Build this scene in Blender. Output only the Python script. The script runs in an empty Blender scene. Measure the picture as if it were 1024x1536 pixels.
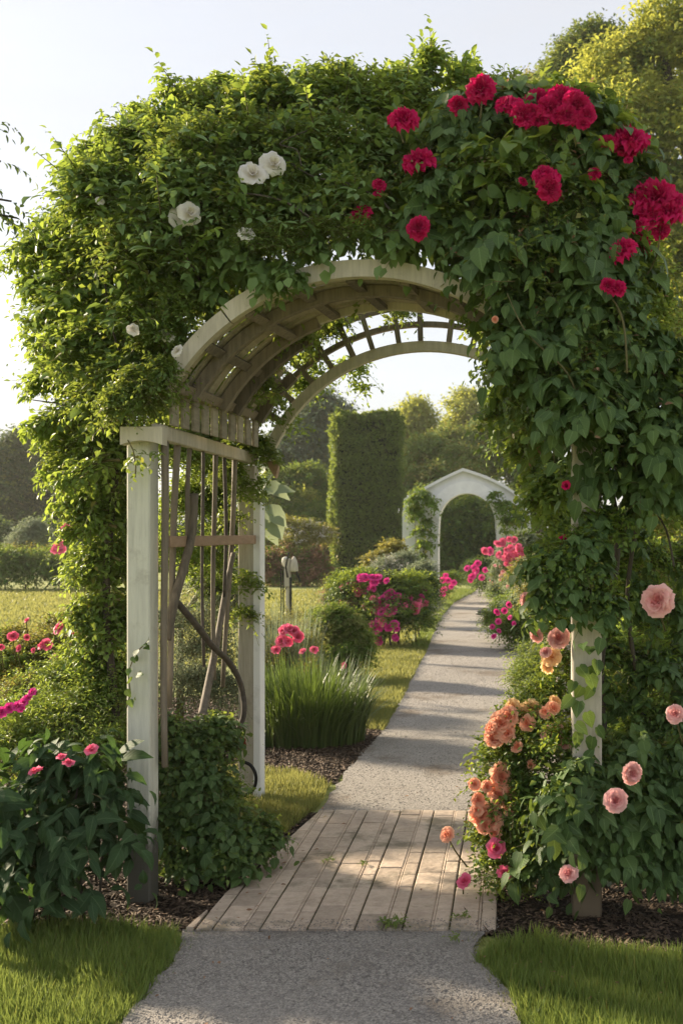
import bpy, math, random
import numpy as np
from mathutils import Vector, Matrix
C = bpy.context.scene
COL = C.collection
rng = np.random.default_rng(7)
random.seed(7)
PI = math.pi
# ------------------------------------------------------------------ camera, sky, sun, exposure
F, H, VX, VY = 1600.0, 1.6, 766.0, 799.0          # focal length and vanishing point in px of the 1024x1536 photo
cam = bpy.data.cameras.new('camera'); co = bpy.data.objects.new('camera', cam); COL.objects.link(co)
co.location = (0, 0, H); co.rotation_euler = (PI/2, 0, 0)
cam.sensor_fit = 'VERTICAL'; cam.sensor_height = 36; cam.lens = 36*F/1536
cam.shift_x = (512-VX)/1536; cam.shift_y = (VY-768)/1536
cam.clip_end = 2000; cam.clip_start = .05
cam.dof.use_dof = True; cam.dof.focus_distance = 5.0; cam.dof.aperture_fstop = 5.0
C.camera = co
SUN_AZ, SUN_EL = math.radians(-60), math.radians(20.5)   # azimuth from +Y, negative to the left
w = bpy.data.worlds.new('World'); C.world = w; w.use_nodes = True
nt = w.node_tree; nt.nodes.clear()
out = nt.nodes.new('ShaderNodeOutputWorld'); bg = nt.nodes.new('ShaderNodeBackground')
sky = nt.nodes.new('ShaderNodeTexSky'); sky.sky_type = 'NISHITA'; sky.sun_disc = False
sky.sun_elevation = SUN_EL; sky.sun_rotation = SUN_AZ
sky.air_density = 1.0; sky.dust_density = 1.6; sky.ozone_density = 1.6; sky.altitude = 50
tc = nt.nodes.new('ShaderNodeTexCoord'); mp = nt.nodes.new('ShaderNodeMapping'); mp.inputs['Scale'].default_value = (1.2, 1.2, 5)
nz = nt.nodes.new('ShaderNodeTexNoise'); nz.inputs['Scale'].default_value = 1.6; nz.inputs['Detail'].default_value = 6; nz.inputs['Distortion'].default_value = .6
rp = nt.nodes.new('ShaderNodeValToRGB'); rp.color_ramp.elements[0].position = .42; rp.color_ramp.elements[1].position = .8
rp.color_ramp.elements[0].color = (.84, .84, .84, 1); rp.color_ramp.elements[1].color = (.95, .95, .95, 1)
mx = nt.nodes.new('ShaderNodeMixRGB'); mx.inputs[2].default_value = (1.92, 1.9, 1.92, 1)
nt.links.new(tc.outputs['Generated'], mp.inputs[0]); nt.links.new(mp.outputs[0], nz.inputs[0]); nt.links.new(nz.outputs[0], rp.inputs[0])
nt.links.new(rp.outputs[0], mx.inputs[0]); nt.links.new(sky.outputs[0], mx.inputs[1]); nt.links.new(mx.outputs[0], bg.inputs[0])
bg.inputs[1].default_value = .13
nt.links.new(bg.outputs[0], out.inputs[0])
sl = bpy.data.lights.new('sun', 'SUN'); so = bpy.data.objects.new('sun', sl); COL.objects.link(so)
sl.energy = 4.3; sl.angle = math.radians(3); sl.color = (1, .84, .62)
sd = Vector((math.sin(SUN_AZ)*math.cos(SUN_EL), math.cos(SUN_AZ)*math.cos(SUN_EL), math.sin(SUN_EL)))
so.rotation_euler = sd.to_track_quat('Z', 'Y').to_euler(); so.location = (-6, 8, 9)
C.view_settings.view_transform = 'Standard'; C.view_settings.look = 'None'; C.view_settings.gamma = 1
C.view_settings.use_curve_mapping = False
C.view_settings.exposure = 1.7
C.cycles.max_bounces = 8; C.cycles.diffuse_bounces = 4; C.cycles.transmission_bounces = 6; C.cycles.glossy_bounces = 2
C.cycles.use_denoising = True; C.cycles.sample_clamp_indirect = 6
C.cycles.caustics_reflective = False; C.cycles.caustics_refractive = False
# ------------------------------------------------------------------ helpers
def W(px, py, Y): return np.array(((px-VX)*Y/F, Y, H-(py-VY)*Y/F))
def G(px, py, z=0.):                                # point of the ground
    Y = F*(H-z)/(py-VY); return ((px-VX)*Y/F, Y)
def nrm(a): return a/np.maximum(np.linalg.norm(a, axis=-1, keepdims=True), 1e-9)
def setp(o, label=None, cat=None, group=None, kind=None):
    if label: o['label'] = label
    if cat: o['category'] = cat
    if group: o['group'] = group
    if kind: o['kind'] = kind
    return o
def thing(name, label, cat, loc=(0, 0, 0), group=None):
    o = bpy.data.objects.new(name, None); COL.objects.link(o); o.location = tuple(float(v) for v in loc)
    o.empty_display_size = .1
    return setp(o, label, cat, group)
def mobj(name, me, mat, parent=None):
    o = bpy.data.objects.new(name, me); COL.objects.link(o)
    if mat and not me.materials: me.materials.append(mat)
    if parent:
        o.parent = parent
        m = Vector(parent.location)
        if parent.parent: m = m + Vector(parent.parent.location)
        if m.length: me.transform(Matrix.Translation(-m))
    return o
def raw_mesh(name, V, loops, starts, totals, rnd=None, uv=None, smooth=True):
    me = bpy.data.meshes.new(name)
    V = np.asarray(V, np.float32)
    me.vertices.add(len(V)); me.vertices.foreach_set('co', V.ravel())
    me.loops.add(len(loops)); me.loops.foreach_set('vertex_index', np.asarray(loops, np.int32))
    me.polygons.add(len(starts)); me.polygons.foreach_set('loop_start', np.asarray(starts, np.int32))
    me.polygons.foreach_set('loop_total', np.asarray(totals, np.int32))
    me.update(calc_edges=True)
    if smooth: me.polygons.foreach_set('use_smooth', np.ones(len(starts), bool))
    if rnd is not None:
        a = me.attributes.new('rnd', 'FLOAT', 'POINT'); a.data.foreach_set('value', np.asarray(rnd, np.float32))
    if uv is not None:
        a = me.attributes.new('luv', 'FLOAT_VECTOR', 'POINT'); a.data.foreach_set('vector', np.asarray(uv, np.float32).ravel())
    return me
TPL = {}
def tpl(name, v, f): TPL[name] = (np.array(v, float), f)
tpl('small', [(0, 0, 0), (-.5, .45, .12), (0, 1, -.08), (.5, .45, .12)], [(0, 2, 1), (0, 3, 2)])
tpl('ovate', [(0, 0, 0), (0, .34, -.02), (0, .7, -.03), (0, 1, -.16), (-.5, .32, .07), (-.36, .68, .03), (.5, .32, .07), (.36, .68, .03)],
    [(0, 1, 4), (1, 2, 5, 4), (2, 3, 5), (0, 6, 1), (1, 6, 7, 2), (2, 7, 3)])
tpl('heart', [(0, 0, 0), (0, .26, -.03), (0, .52, -.03), (0, .78, -.07), (0, 1.05, -.2),
              (-.24, -.07, .03), (-.48, .14, .05), (-.5, .42, .02), (-.27, .76, -.05),
              (.24, -.07, .03), (.48, .14, .05), (.5, .42, .02), (.27, .76, -.05)],
    [(0, 1, 6, 5), (1, 2, 7, 6), (2, 3, 8, 7), (3, 4, 8), (0, 9, 10, 1), (1, 10, 11, 2), (2, 11, 12, 3), (3, 12, 4)])
tpl('long', [(0, 0, 0), (0, .25, .03), (0, .5, .03), (0, .75, -.05), (0, 1, -.22), (-.32, .15, .07), (-.5, .4, .09), (-.36, .7, -.0),
             (.32, .15, .07), (.5, .4, .09), (.36, .7, -.0)],
    [(0, 1, 5), (1, 2, 6, 5), (2, 3, 7, 6), (3, 4, 7), (0, 8, 1), (1, 8, 9, 2), (2, 9, 10, 3), (3, 10, 4)])
tpl('blade', [(-.5, 0, 0), (.5, 0, 0), (-.42, .45, .02), (.42, .45, .02), (0, 1, 0)], [(0, 1, 3, 2), (2, 3, 4)])
def leaves(name, sets, mat, parent=None, shape='small', width=.5, curl=(.3, 1.8)):
    P, D, N, S = [np.concatenate([s[i] for s in sets]) for i in range(4)]
    n = len(P); T, Fc = TPL[shape]; k = len(T)
    D = nrm(D); N = nrm(N-(N*D).sum(1, keepdims=True)*D); X = np.cross(D, N)
    cu = rng.uniform(curl[0], curl[1], n); wd = width*rng.uniform(.8, 1.2, n)
    V = (P[:, None, :] + S[:, None, None]*(T[None, :, 0, None]*wd[:, None, None]*X[:, None, :] + T[None, :, 1, None]*D[:, None, :]
         + T[None, :, 2, None]*cu[:, None, None]*N[:, None, :]))
    lt = np.array([i for f in Fc for i in f]); tt = np.array([len(f) for f in Fc])
    loops = (lt[None, :] + k*np.arange(n)[:, None]).ravel()
    totals = np.tile(tt, n); starts = np.concatenate([[0], np.cumsum(totals)[:-1]])
    rnd = np.repeat(rng.random(n), k)
    uv = np.tile(T, (n, 1)) if shape in ('heart', 'long') else None
    me = raw_mesh(name, V.reshape(-1, 3), loops, starts, totals, rnd, uv)
    return mobj(name, me, mat, parent)
def sprigs(O, T, L, k, size, droop=.35, up=.9, outw=.5, side=.9, jit=.35, hang=.15):
    """k leaves either side of each twig; O origins, T directions (n,3), L lengths (n). Returns leaf set and twig ends"""
    n = len(O); T = nrm(T); L = np.broadcast_to(L, (n,)); size = np.broadcast_to(size, (n,))
    u = (np.arange(k)+.6)/k; u = u[None, :]*np.ones((n, 1)); u[:, -1] = 1
    z = np.array((0, 0, -1.))
    pos = O[:, None]+T[:, None]*(L[:, None]*u)[..., None] + z*(droop*L[:, None]*u**2)[..., None]
    tan = nrm(T[:, None]+z*(2*droop*u)[..., None])
    upv = np.array((0, 0, 1.)) + rng.normal(0, .35, (n, 1, 3))
    sd = nrm(np.cross(tan, upv))
    sg = np.where(np.arange(k) % 2 == 0, 1., -1.)[None, :]*np.ones((n, 1)); sg[:, -1] = 0
    D = tan*.55 + sd*(sg*side)[..., None] + z*hang + rng.normal(0, jit, (n, k, 3))
    N = np.array((0, 0, up)) + T[:, None]*outw + rng.normal(0, jit, (n, k, 3))
    S = size[:, None]*rng.uniform(.65, 1.15, (n, k))*(1-.25*u)
    return (pos.reshape(-1, 3), D.reshape(-1, 3), N.reshape(-1, 3), S.ravel())
def twigs(name, O, T, L, mat, parent, r=.0025, droop=.35):
    n = len(O); T = nrm(T); z = np.array((0, 0, -1.)); L = np.broadcast_to(L, (n,))
    us = (0, .5, 1.); rs = (1., .8, .35)
    a = nrm(np.cross(T, np.array((.3, .2, 1.)))); b = np.cross(T, a)
    V = []
    for u, rr in zip(us, rs):
        c = O+T*(L*u)[:, None]+z*(droop*L*u*u)[:, None]
        for q in range(3):
            V.append(c + r*rr*(math.cos(q*2.094)*a+math.sin(q*2.094)*b))
    V = np.stack(V, 1)
    fc = [(i*3+q, i*3+(q+1) % 3, i*3+3+(q+1) % 3, i*3+3+q) for i in (0, 1) for q in range(3)]
    lt = np.array(fc).ravel(); loops = (lt[None]+9*np.arange(n)[:, None]).ravel()
    tot = np.full(n*6, 4); st = np.arange(n*6)*4
    return mobj(name, raw_mesh(name, V.reshape(-1, 3), loops, st, tot, np.repeat(rng.random(n), 9)), mat, parent)
def PB(lst, depth=None):
    """blobs given as (px, py, r_px, Y) -> (centre, radius)"""
    return [(W(b[0], b[1], b[3]), b[2]*b[3]/F) for b in lst]
def blob_pts(blobs, n, shell=.55, squash=1., clumps=0, cfrac=.4, low=-.6, ysq=1., cull=.55):
    c = np.array([b[0] for b in blobs]); r = np.array([b[1] for b in blobs])
    c0, r0 = c, r
    if clumps:
        m = len(c)*clumps; bi = np.repeat(np.arange(len(c)), clumps)
        d = nrm(rng.normal(0, 1, (m, 3))); d[:, 2] = np.where(d[:, 2] < low, -d[:, 2], d[:, 2]); d[:, 1] *= ysq
        rr = r[bi]*cfrac*rng.uniform(.6, 1.25, m)
        c = c[bi]+d*(r[bi]*rng.uniform(.45, .85, m))[:, None]*np.array((1, 1, squash)); r = rr
    p = r**2/np.sum(r**2); bi = rng.choice(len(c), n, p=p)
    d = nrm(rng.normal(0, 1, (n, 3))); flip = (d[:, 2] < low); d[flip, 2] *= -1
    rad = r[bi]*(shell+(1-shell)*rng.random(n)**.6)
    P = c[bi]+d*rad[:, None]*np.array((1, ysq, squash))
    keep = np.ones(n, bool)
    for cc, rr in zip(c0, r0):
        keep &= np.linalg.norm((P-cc)/np.array((1, ysq, squash)), axis=1) > rr*cull
    return P[keep], d[keep]
def front_Y(px, py, blobs, default):
    d = W(px, py, 1.)-np.array((0, 0, H)); d = d/np.linalg.norm(d); best = None
    for c, r in blobs:
        oc = np.array((0, 0, H))-c; b = oc@d; q = b*b-(oc@oc-r*r*.9)
        if q > 0:
            t = (-b-math.sqrt(q))*d[1]
            if best is None or t < best: best = t
    return best if best is not None else default
class MB:
    def __init__(s): s.v, s.f, s.r = [], [], []
    def add(s, vs, fs, rnd=None):
        o = len(s.v); rnd = random.random() if rnd is None else rnd
        s.v += [tuple(float(q) for q in v) for v in vs]; s.r += [rnd]*len(vs)
        s.f += [tuple(i+o for i in f) for f in fs]; return s
    def box(s, x0, x1, y0, y1, z0, z1, bev=0., rot=0., rnd=None, ax=None):
        b = min(bev, (x1-x0)/3, (y1-y0)/3, (z1-z0)/3)
        cx, cy, cz = (x0+x1)/2, (y0+y1)/2, (z0+z1)/2
        hx, hy, hz = (x1-x0)/2, (y1-y0)/2, (z1-z0)/2
        if b <= 0:
            vs = [(sx*hx, sy*hy, sz*hz) for sz in (-1, 1) for sx, sy in ((-1, -1), (1, -1), (1, 1), (-1, 1))]
            fs = [(3, 2, 1, 0), (4, 5, 6, 7), (0, 1, 5, 4), (1, 2, 6, 5), (2, 3, 7, 6), (3, 0, 4, 7)]
        else:
            vs = []; 
            def ring(ix, iy, z): 
                return [(-ix+b, -iy, z), (ix-b, -iy, z), (ix, -iy+b, z), (ix, iy-b, z), (ix-b, iy, z), (-ix+b, iy, z), (-ix, iy-b, z), (-ix, -iy+b, z)]
            for ix, iy, z in ((hx-b, hy-b, -hz), (hx, hy, -hz+b), (hx, hy, hz-b), (hx-b, hy-b, hz)):
                vs += ring(ix, iy, z)
            fs = [tuple(range(7, -1, -1)), tuple(range(24, 32))]
            for k in range(3):
                for i in range(8): fs.append((k*8+i, k*8+(i+1) % 8, k*8+8+(i+1) % 8, k*8+8+i))
        c, sn = math.cos(rot), math.sin(rot)
        s.add([(cx+x*c-y*sn, cy+x*sn+y*c, cz+z) for x, y, z in vs], fs, rnd); return s
    def tube(s, pts, rad, n=8, cap=True, flat=1., rnd=None):
        pts = [Vector(tuple(float(q) for q in p)) for p in pts]; m = len(pts)
        rad = [rad]*m if not hasattr(rad, '__len__') else rad
        vs, up = [], Vector((.13, .21, 1))
        for i, p in enumerate(pts):
            t = (pts[min(i+1, m-1)]-pts[max(i-1, 0)]).normalized()
            if abs(t.dot(up.normalized())) > .9: a = t.cross(Vector((1, .1, 0))).normalized()
            else: a = t.cross(up).normalized()
            if i and a.dot(pa) < 0: a = -a
            pa = a; b = t.cross(a)
            for q in range(n):
                an = 2*PI*q/n; vs.append(p+a*math.cos(an)*rad[i]+b*math.sin(an)*rad[i]*flat)
        fs = [(i*n+q, i*n+(q+1) % n, i*n+n+(q+1) % n, i*n+n+q) for i in range(m-1) for q in range(n)]
        if cap: fs += [tuple(range(n-1, -1, -1)), tuple((m-1)*n+q for q in range(n))]
        s.add(vs, fs, rnd); return s
    def lathe(s, c, prof, n=16, rnd=None):
        vs = [(c[0]+r*math.cos(2*PI*q/n), c[1]+r*math.sin(2*PI*q/n), c[2]+z) for r, z in prof for q in range(n)]
        m = len(prof)
        fs = [(i*n+q, i*n+(q+1) % n, i*n+n+(q+1) % n, i*n+n+q) for i in range(m-1) for q in range(n)]
        fs += [tuple(range(n-1, -1, -1)), tuple((m-1)*n+q for q in range(n))]
        s.add(vs, fs, rnd); return s
    def arc(s, cx, cz, r0, r1, a0, a1, y0, y1, n=24, rnd=None):
        """a curved board in the XZ plane, angles in degrees from +X"""
        vs = []
        for i in range(n+1):
            a = math.radians(a0+(a1-a0)*i/n); ca, sa = math.cos(a), math.sin(a)
            vs += [(cx+r0*ca, y0, cz+r0*sa), (cx+r1*ca, y0, cz+r1*sa), (cx+r1*ca, y1, cz+r1*sa), (cx+r0*ca, y1, cz+r0*sa)]
        fs = [(i*4+q, i*4+(q+1) % 4, i*4+4+(q+1) % 4, i*4+4+q) for i in range(n) for q in range(4)]
        fs += [(3, 2, 1, 0), (n*4, n*4+1, n*4+2, n*4+3)]
        s.add(vs, fs, rnd); return s
    def build(s, name, mat, parent=None, smooth=False):
        me = bpy.data.meshes.new(name); me.from_pydata(s.v, [], s.f); me.update()
        a = me.attributes.new('rnd', 'FLOAT', 'POINT'); a.data.foreach_set('value', np.array(s.r, np.float32))
        import bmesh
        bm = bmesh.new(); bm.from_mesh(me); bmesh.ops.recalc_face_normals(bm, faces=bm.faces); bm.to_mesh(me); bm.free()
        if smooth: me.polygons.foreach_set('use_smooth', np.ones(len(me.polygons), bool))
        return mobj(name, me, mat, parent)
# ------------------------------------------------------------------ materials
def newmat(name):
    m = bpy.data.materials.new(name); m.use_nodes = True; t = m.node_tree; t.nodes.clear()
    o = t.nodes.new('ShaderNodeOutputMaterial'); return m, t, o
def nd(t, typ, **kw):
    n = t.nodes.new('ShaderNode'+typ)
    for k, v in kw.items():
        if k.startswith('i_'): n.inputs[k[2:].replace('_', ' ')].default_value = v
        else: setattr(n, k, v)
    return n
def c4(c): return (c[0], c[1], c[2], 1)
def ramp(t, stops, inp):
    r = nd(t, 'ValToRGB'); e = r.color_ramp.elements
    while len(e) < len(stops): e.new(.5)
    for i, (p, c) in enumerate(stops): e[i].position = p; e[i].color = c4(c)
    t.links.new(inp, r.inputs[0]); return r
def leafmat(name, cols, trans, tf=.4, rough=.5, spec=.35, nscale=2.5, vein=False, namt=.45):
    m, t, o = newmat(name); L = t.links.new
    at = nd(t, 'Attribute', attribute_name='rnd'); tcn = nd(t, 'TexCoord')
    nz = nd(t, 'TexNoise', i_Scale=nscale, i_Detail=3.); L(tcn.outputs['Object'], nz.inputs['Vector'])
    ma = nd(t, 'Math', operation='MULTIPLY_ADD'); ma.inputs[1].default_value = 1-namt; L(at.outputs['Fac'], ma.inputs[0])
    mb = nd(t, 'Math', operation='MULTIPLY_ADD'); mb.inputs[1].default_value = 2.4*namt; mb.inputs[2].default_value = -.7*namt
    L(nz.outputs[0], mb.inputs[0]); L(mb.outputs[0], ma.inputs[2])
    k = len(cols); r = ramp(t, [(i/(k-1)*.9+.05, c) for i, c in enumerate(cols)], ma.outputs[0])
    col = r.outputs[0]
    gt = nd(t, 'Math', operation='GREATER_THAN'); gt.inputs[1].default_value = .978; L(at.outputs['Fac'], gt.inputs[0])
    my = nd(t, 'MixRGB'); my.inputs[2].default_value = c4((.24, .19, .05)); fy = nd(t, 'Math', operation='MULTIPLY'); fy.inputs[1].default_value = .8 if sum(cols[0]) > .15 else .0
    L(gt.outputs[0], fy.inputs[0]); L(fy.outputs[0], my.inputs[0]); L(col, my.inputs[1]); col = my.outputs[0]
    p = nd(t, 'BsdfPrincipled', i_Roughness=rough); p.inputs['Specular IOR Level'].default_value = spec
    if vein:
        av = nd(t, 'Attribute', attribute_name='luv'); sx = nd(t, 'SeparateXYZ'); L(av.outputs['Vector'], sx.inputs[0])
        ab = nd(t, 'Math', operation='ABSOLUTE'); L(sx.outputs[0], ab.inputs[0])
        lt = nd(t, 'Math', operation='LESS_THAN'); lt.inputs[1].default_value = .028; L(ab.outputs[0], lt.inputs[0])
        # side veins: y - .6|x| repeated
        mu = nd(t, 'Math', operation='MULTIPLY_ADD'); mu.inputs[1].default_value = -.75; L(ab.outputs[0], mu.inputs[0]); L(sx.outputs[1], mu.inputs[2])
        ms = nd(t, 'Math', operation='MULTIPLY'); ms.inputs[1].default_value = 40.; L(mu.outputs[0], ms.inputs[0])
        sn = nd(t, 'Math', operation='SINE'); L(ms.outputs[0], sn.inputs[0])
        pw = nd(t, 'Math', operation='GREATER_THAN'); pw.inputs[1].default_value = .93; L(sn.outputs[0], pw.inputs[0])
        mh = nd(t, 'Math', operation='MULTIPLY'); mh.inputs[1].default_value = .35; L(pw.outputs[0], mh.inputs[0])
        mxx = nd(t, 'Math', operation='MAXIMUM'); L(lt.outputs[0], mxx.inputs[0]); L(mh.outputs[0], mxx.inputs[1])
        fm = nd(t, 'Math', operation='MULTIPLY'); fm.inputs[1].default_value = .45; L(mxx.outputs[0], fm.inputs[0])
        mr = nd(t, 'MixRGB'); mr.inputs[2].default_value = c4([q*1.8+.03 for q in cols[-1]]); L(fm.outputs[0], mr.inputs[0]); L(col, mr.inputs[1]); col = mr.outputs[0]
        bp = nd(t, 'Bump', i_Strength=.2, i_Distance=.002); L(sn.outputs[0], bp.inputs['Height']); L(bp.outputs[0], p.inputs['Normal'])
    L(col, p.inputs['Base Color'])
    tr = nd(t, 'BsdfTranslucent'); tm = nd(t, 'MixRGB', blend_type='MULTIPLY'); tm.inputs[0].default_value = 1
    mg = nd(t, 'MixRGB'); mg.inputs[0].default_value = .6; L(col, mg.inputs[1]); mg.inputs[2].default_value = c4(trans); L(mg.outputs[0], tr.inputs[0])
    ms2 = nd(t, 'MixShader'); ms2.inputs[0].default_value = tf; L(p.outputs[0], ms2.inputs[1]); L(tr.outputs[0], ms2.inputs[2]); L(ms2.outputs[0], o.inputs[0])
    return m
def petalmat(name, inner, outer, tf=.35, rough=.6):
    m, t, o = newmat(name); L = t.links.new
    at = nd(t, 'Attribute', attribute_name='rnd'); tcn = nd(t, 'TexCoord')
    nz = nd(t, 'TexNoise', i_Scale=30., i_Detail=3.); L(tcn.outputs['Object'], nz.inputs['Vector'])
    ad = nd(t, 'Math', operation='MULTIPLY_ADD'); ad.inputs[1].default_value = .5; L(nz.outputs[0], ad.inputs[0])
    sb = nd(t, 'Math', operation='SUBTRACT'); sb.inputs[1].default_value = .25; L(at.outputs['Fac'], sb.inputs[0]); L(sb.outputs[0], ad.inputs[2])
    r = ramp(t, [(.1, inner), (.9, outer)], ad.outputs[0])
    p = nd(t, 'BsdfPrincipled', i_Roughness=rough); p.inputs['Specular IOR Level'].default_value = .2; L(r.outputs[0], p.inputs['Base Color'])
    tr = nd(t, 'BsdfTranslucent'); L(r.outputs[0], tr.inputs[0])
    ms = nd(t, 'MixShader'); ms.inputs[0].default_value = tf; L(p.outputs[0], ms.inputs[1]); L(tr.outputs[0], ms.inputs[2]); L(ms.outputs[0], o.inputs[0])
    return m
def woodmat(name, a, b, c=None, stain=None, grain=(14, 14, 1.2), rough=.75, bump=.25, stain_h=.34):
    m, t, o = newmat(name); L = t.links.new
    tcn = nd(t, 'TexCoord'); mp = nd(t, 'Mapping'); mp.inputs['Scale'].default_value = grain; L(tcn.outputs['Object'], mp.inputs[0])
    nz = nd(t, 'TexNoise', i_Scale=4., i_Detail=8., i_Roughness=.65); L(mp.outputs[0], nz.inputs['Vector'])
    at = nd(t, 'Attribute', attribute_name='rnd')
    ad = nd(t, 'Math', operation='MULTIPLY_ADD'); ad.inputs[1].default_value = .35; L(at.outputs['Fac'], ad.inputs[0])
    sb = nd(t, 'Math', operation='SUBTRACT'); sb.inputs[1].default_value = .17; L(nz.outputs[0], sb.inputs[0]); L(sb.outputs[0], ad.inputs[2])
    r = ramp(t, [(.25, a), (.7, b)], ad.outputs[0]); col = r.outputs[0]
    n2 = nd(t, 'TexNoise', i_Scale=9., i_Detail=10., i_Roughness=.7); L(tcn.outputs['Object'], n2.inputs['Vector'])
    if c:
        r2 = ramp(t, [(.56, (0, 0, 0)), (.7, (1, 1, 1))], n2.outputs[0]); x = nd(t, 'MixRGB'); L(r2.outputs[0], x.inputs[0]); L(col, x.inputs[1]); x.inputs[2].default_value = c4(c)
        hf = nd(t, 'Math', operation='MULTIPLY'); hf.inputs[1].default_value = .55; L(r2.outputs[0], hf.inputs[0]); L(hf.outputs[0], x.inputs[0]); col = x.outputs[0]
    if stain:
        ge = nd(t, 'NewGeometry'); sx = nd(t, 'SeparateXYZ'); L(ge.outputs['Position'], sx.inputs[0])
        q = nd(t, 'Math', operation='MULTIPLY_ADD'); q.inputs[1].default_value = .5; q.inputs[2].default_value = -.25; L(n2.outputs[0], q.inputs[0])
        su = nd(t, 'Math', operation='ADD'); L(sx.outputs[2], su.inputs[0]); L(q.outputs[0], su.inputs[1])
        mr = nd(t, 'MapRange'); mr.inputs[1].default_value = stain_h+.08; mr.inputs[2].default_value = stain_h-.1; L(su.outputs[0], mr.inputs[0])
        x = nd(t, 'MixRGB'); x.inputs[2].default_value = c4(stain); L(mr.outputs[0], x.inputs[0]); L(col, x.inputs[1]); col = x.outputs[0]
    p = nd(t, 'BsdfPrincipled', i_Roughness=rough); p.inputs['Specular IOR Level'].default_value = .25; L(col, p.inputs['Base Color'])
    bp = nd(t, 'Bump', i_Strength=bump, i_Distance=.01); L(nz.outputs[0], bp.inputs['Height']); L(bp.outputs[0], p.inputs['Normal']); L(p.outputs[0], o.inputs[0])
    return m
def groundmat(name, cols, scale=60., bump=.4, dist=.01, big=.8, speck=None, rough=.95, patch=None):
    m, t, o = newmat(name); L = t.links.new
    tcn = nd(t, 'TexCoord')
    n1 = nd(t, 'TexNoise', i_Scale=scale, i_Detail=8., i_Roughness=.75); L(tcn.outputs['Object'], n1.inputs['Vector'])
    n2 = nd(t, 'TexNoise', i_Scale=big, i_Detail=5., i_Roughness=.6); L(tcn.outputs['Object'], n2.inputs['Vector'])
    ad = nd(t, 'Math', operation='MULTIPLY_ADD'); ad.inputs[1].default_value = .5; L(n1.outputs[0], ad.inputs[0])
    hb = nd(t, 'Math', operation='MULTIPLY'); hb.inputs[1].default_value = .5; L(n2.outputs[0], hb.inputs[0]); L(hb.outputs[0], ad.inputs[2])
    k = len(cols); r = ramp(t, [(.33+i/(k-1)*.34, c) for i, c in enumerate(cols)], ad.outputs[0]); col = r.outputs[0]
    vo = nd(t, 'TexVoronoi', i_Scale=scale*1.4); L(tcn.outputs['Object'], vo.inputs['Vector'])
    if speck:
        sx = nd(t, 'SeparateColor'); L(vo.outputs['Color'], sx.inputs[0])
        r2 = ramp(t, [(.0, speck[0]), (.5, speck[1]), (1., speck[2])], sx.outputs[0]); x = nd(t, 'MixRGB'); x.inputs[0].default_value = .5
        L(col, x.inputs[1]); L(r2.outputs[0], x.inputs[2]); col = x.outputs[0]
    if patch:
        n3 = nd(t, 'TexNoise', i_Scale=patch[1], i_Detail=6., i_Roughness=.65); L(tcn.outputs['Object'], n3.inputs['Vector'])
        r3 = ramp(t, [(patch[2], (0, 0, 0)), (patch[2]+.12, (.8, .8, .8))], n3.outputs[0]); x = nd(t, 'MixRGB'); x.inputs[2].default_value = c4(patch[0])
        L(r3.outputs[0], x.inputs[0]); L(col, x.inputs[1]); col = x.outputs[0]
    p = nd(t, 'BsdfPrincipled', i_Roughness=rough); p.inputs['Specular IOR Level'].default_value = .2; L(col, p.inputs['Base Color'])
    hm = nd(t, 'Math', operation='MULTIPLY_ADD'); hm.inputs[1].default_value = -.7; L(vo.outputs['Distance'], hm.inputs[0]); L(n1.outputs[0], hm.inputs[2])
    bp = nd(t, 'Bump', i_Strength=bump, i_Distance=dist); L(hm.outputs[0], bp.inputs['Height']); L(bp.outputs[0], p.inputs['Normal']); L(p.outputs[0], o.inputs[0])
    return m
def tone(m, amt):
    t = m.node_tree; p = next(n for n in t.nodes if n.type == 'BSDF_PRINCIPLED'); src = p.inputs['Base Color'].links[0].from_socket
    at = nd(t, 'Attribute', attribute_name='rnd'); mr = nd(t, 'MapRange'); mr.inputs[3].default_value = 1-amt; mr.inputs[4].default_value = 1+amt*.6; t.links.new(at.outputs['Fac'], mr.inputs[0])
    x = nd(t, 'VectorMath', operation='SCALE'); t.links.new(src, x.inputs[0]); t.links.new(mr.outputs[0], x.inputs['Scale']); t.links.new(x.outputs[0], p.inputs['Base Color']); return m
M = {}
M['vine'] = leafmat('vine leaf', [(0.055, 0.117, 0.030), (0.117, 0.204, 0.049), (0.203, 0.281, 0.062)], (.42, .46, .05), .45, .45, .4)
M['vinelt'] = leafmat('pale vine leaf', [(0.081, 0.161, 0.037), (0.148, 0.255, 0.062), (0.230, 0.323, 0.086)], (.5, .58, .06), .5, .5, .35)
M['heart'] = leafmat('rose leaf', [(0.040, 0.083, 0.025), (0.070, 0.131, 0.038), (0.120, 0.193, 0.053)], (.28, .36, .04), .32, .5, .32, vein=True)
M['broad'] = leafmat('broad leaf', [(0.021, 0.046, 0.020), (0.038, 0.075, 0.030), (0.057, 0.101, 0.035)], (.2, .36, .05), .22, .65, .2, vein=True)
M['roseleaf'] = leafmat('bush rose leaf', [(0.055, 0.129, 0.025), (0.111, 0.201, 0.038), (0.194, 0.273, 0.051)], (.5, .55, .05), .45, .45, .4)
M['shrub'] = leafmat('shrub leaf', [(0.044, 0.105, 0.022), (0.088, 0.179, 0.033), (0.150, 0.254, 0.044)], (.4, .45, .06), .4, .55, .3)
M['olive'] = leafmat('olive leaf', [(0.098, 0.125, 0.035), (0.195, 0.204, 0.049), (0.325, 0.281, 0.069)], (.5, .42, .08), .4, .55, .3)
M['rust'] = leafmat('rusty leaf', [(0.108, 0.072, 0.048), (0.240, 0.132, 0.084), (0.384, 0.240, 0.144)], (.5, .3, .15), .4, .6, .2)
M['silver'] = leafmat('silvery leaf', [(0.103, 0.138, 0.088), (0.184, 0.230, 0.143), (0.276, 0.322, 0.198)], (.4, .45, .25), .35, .6, .3)
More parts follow.
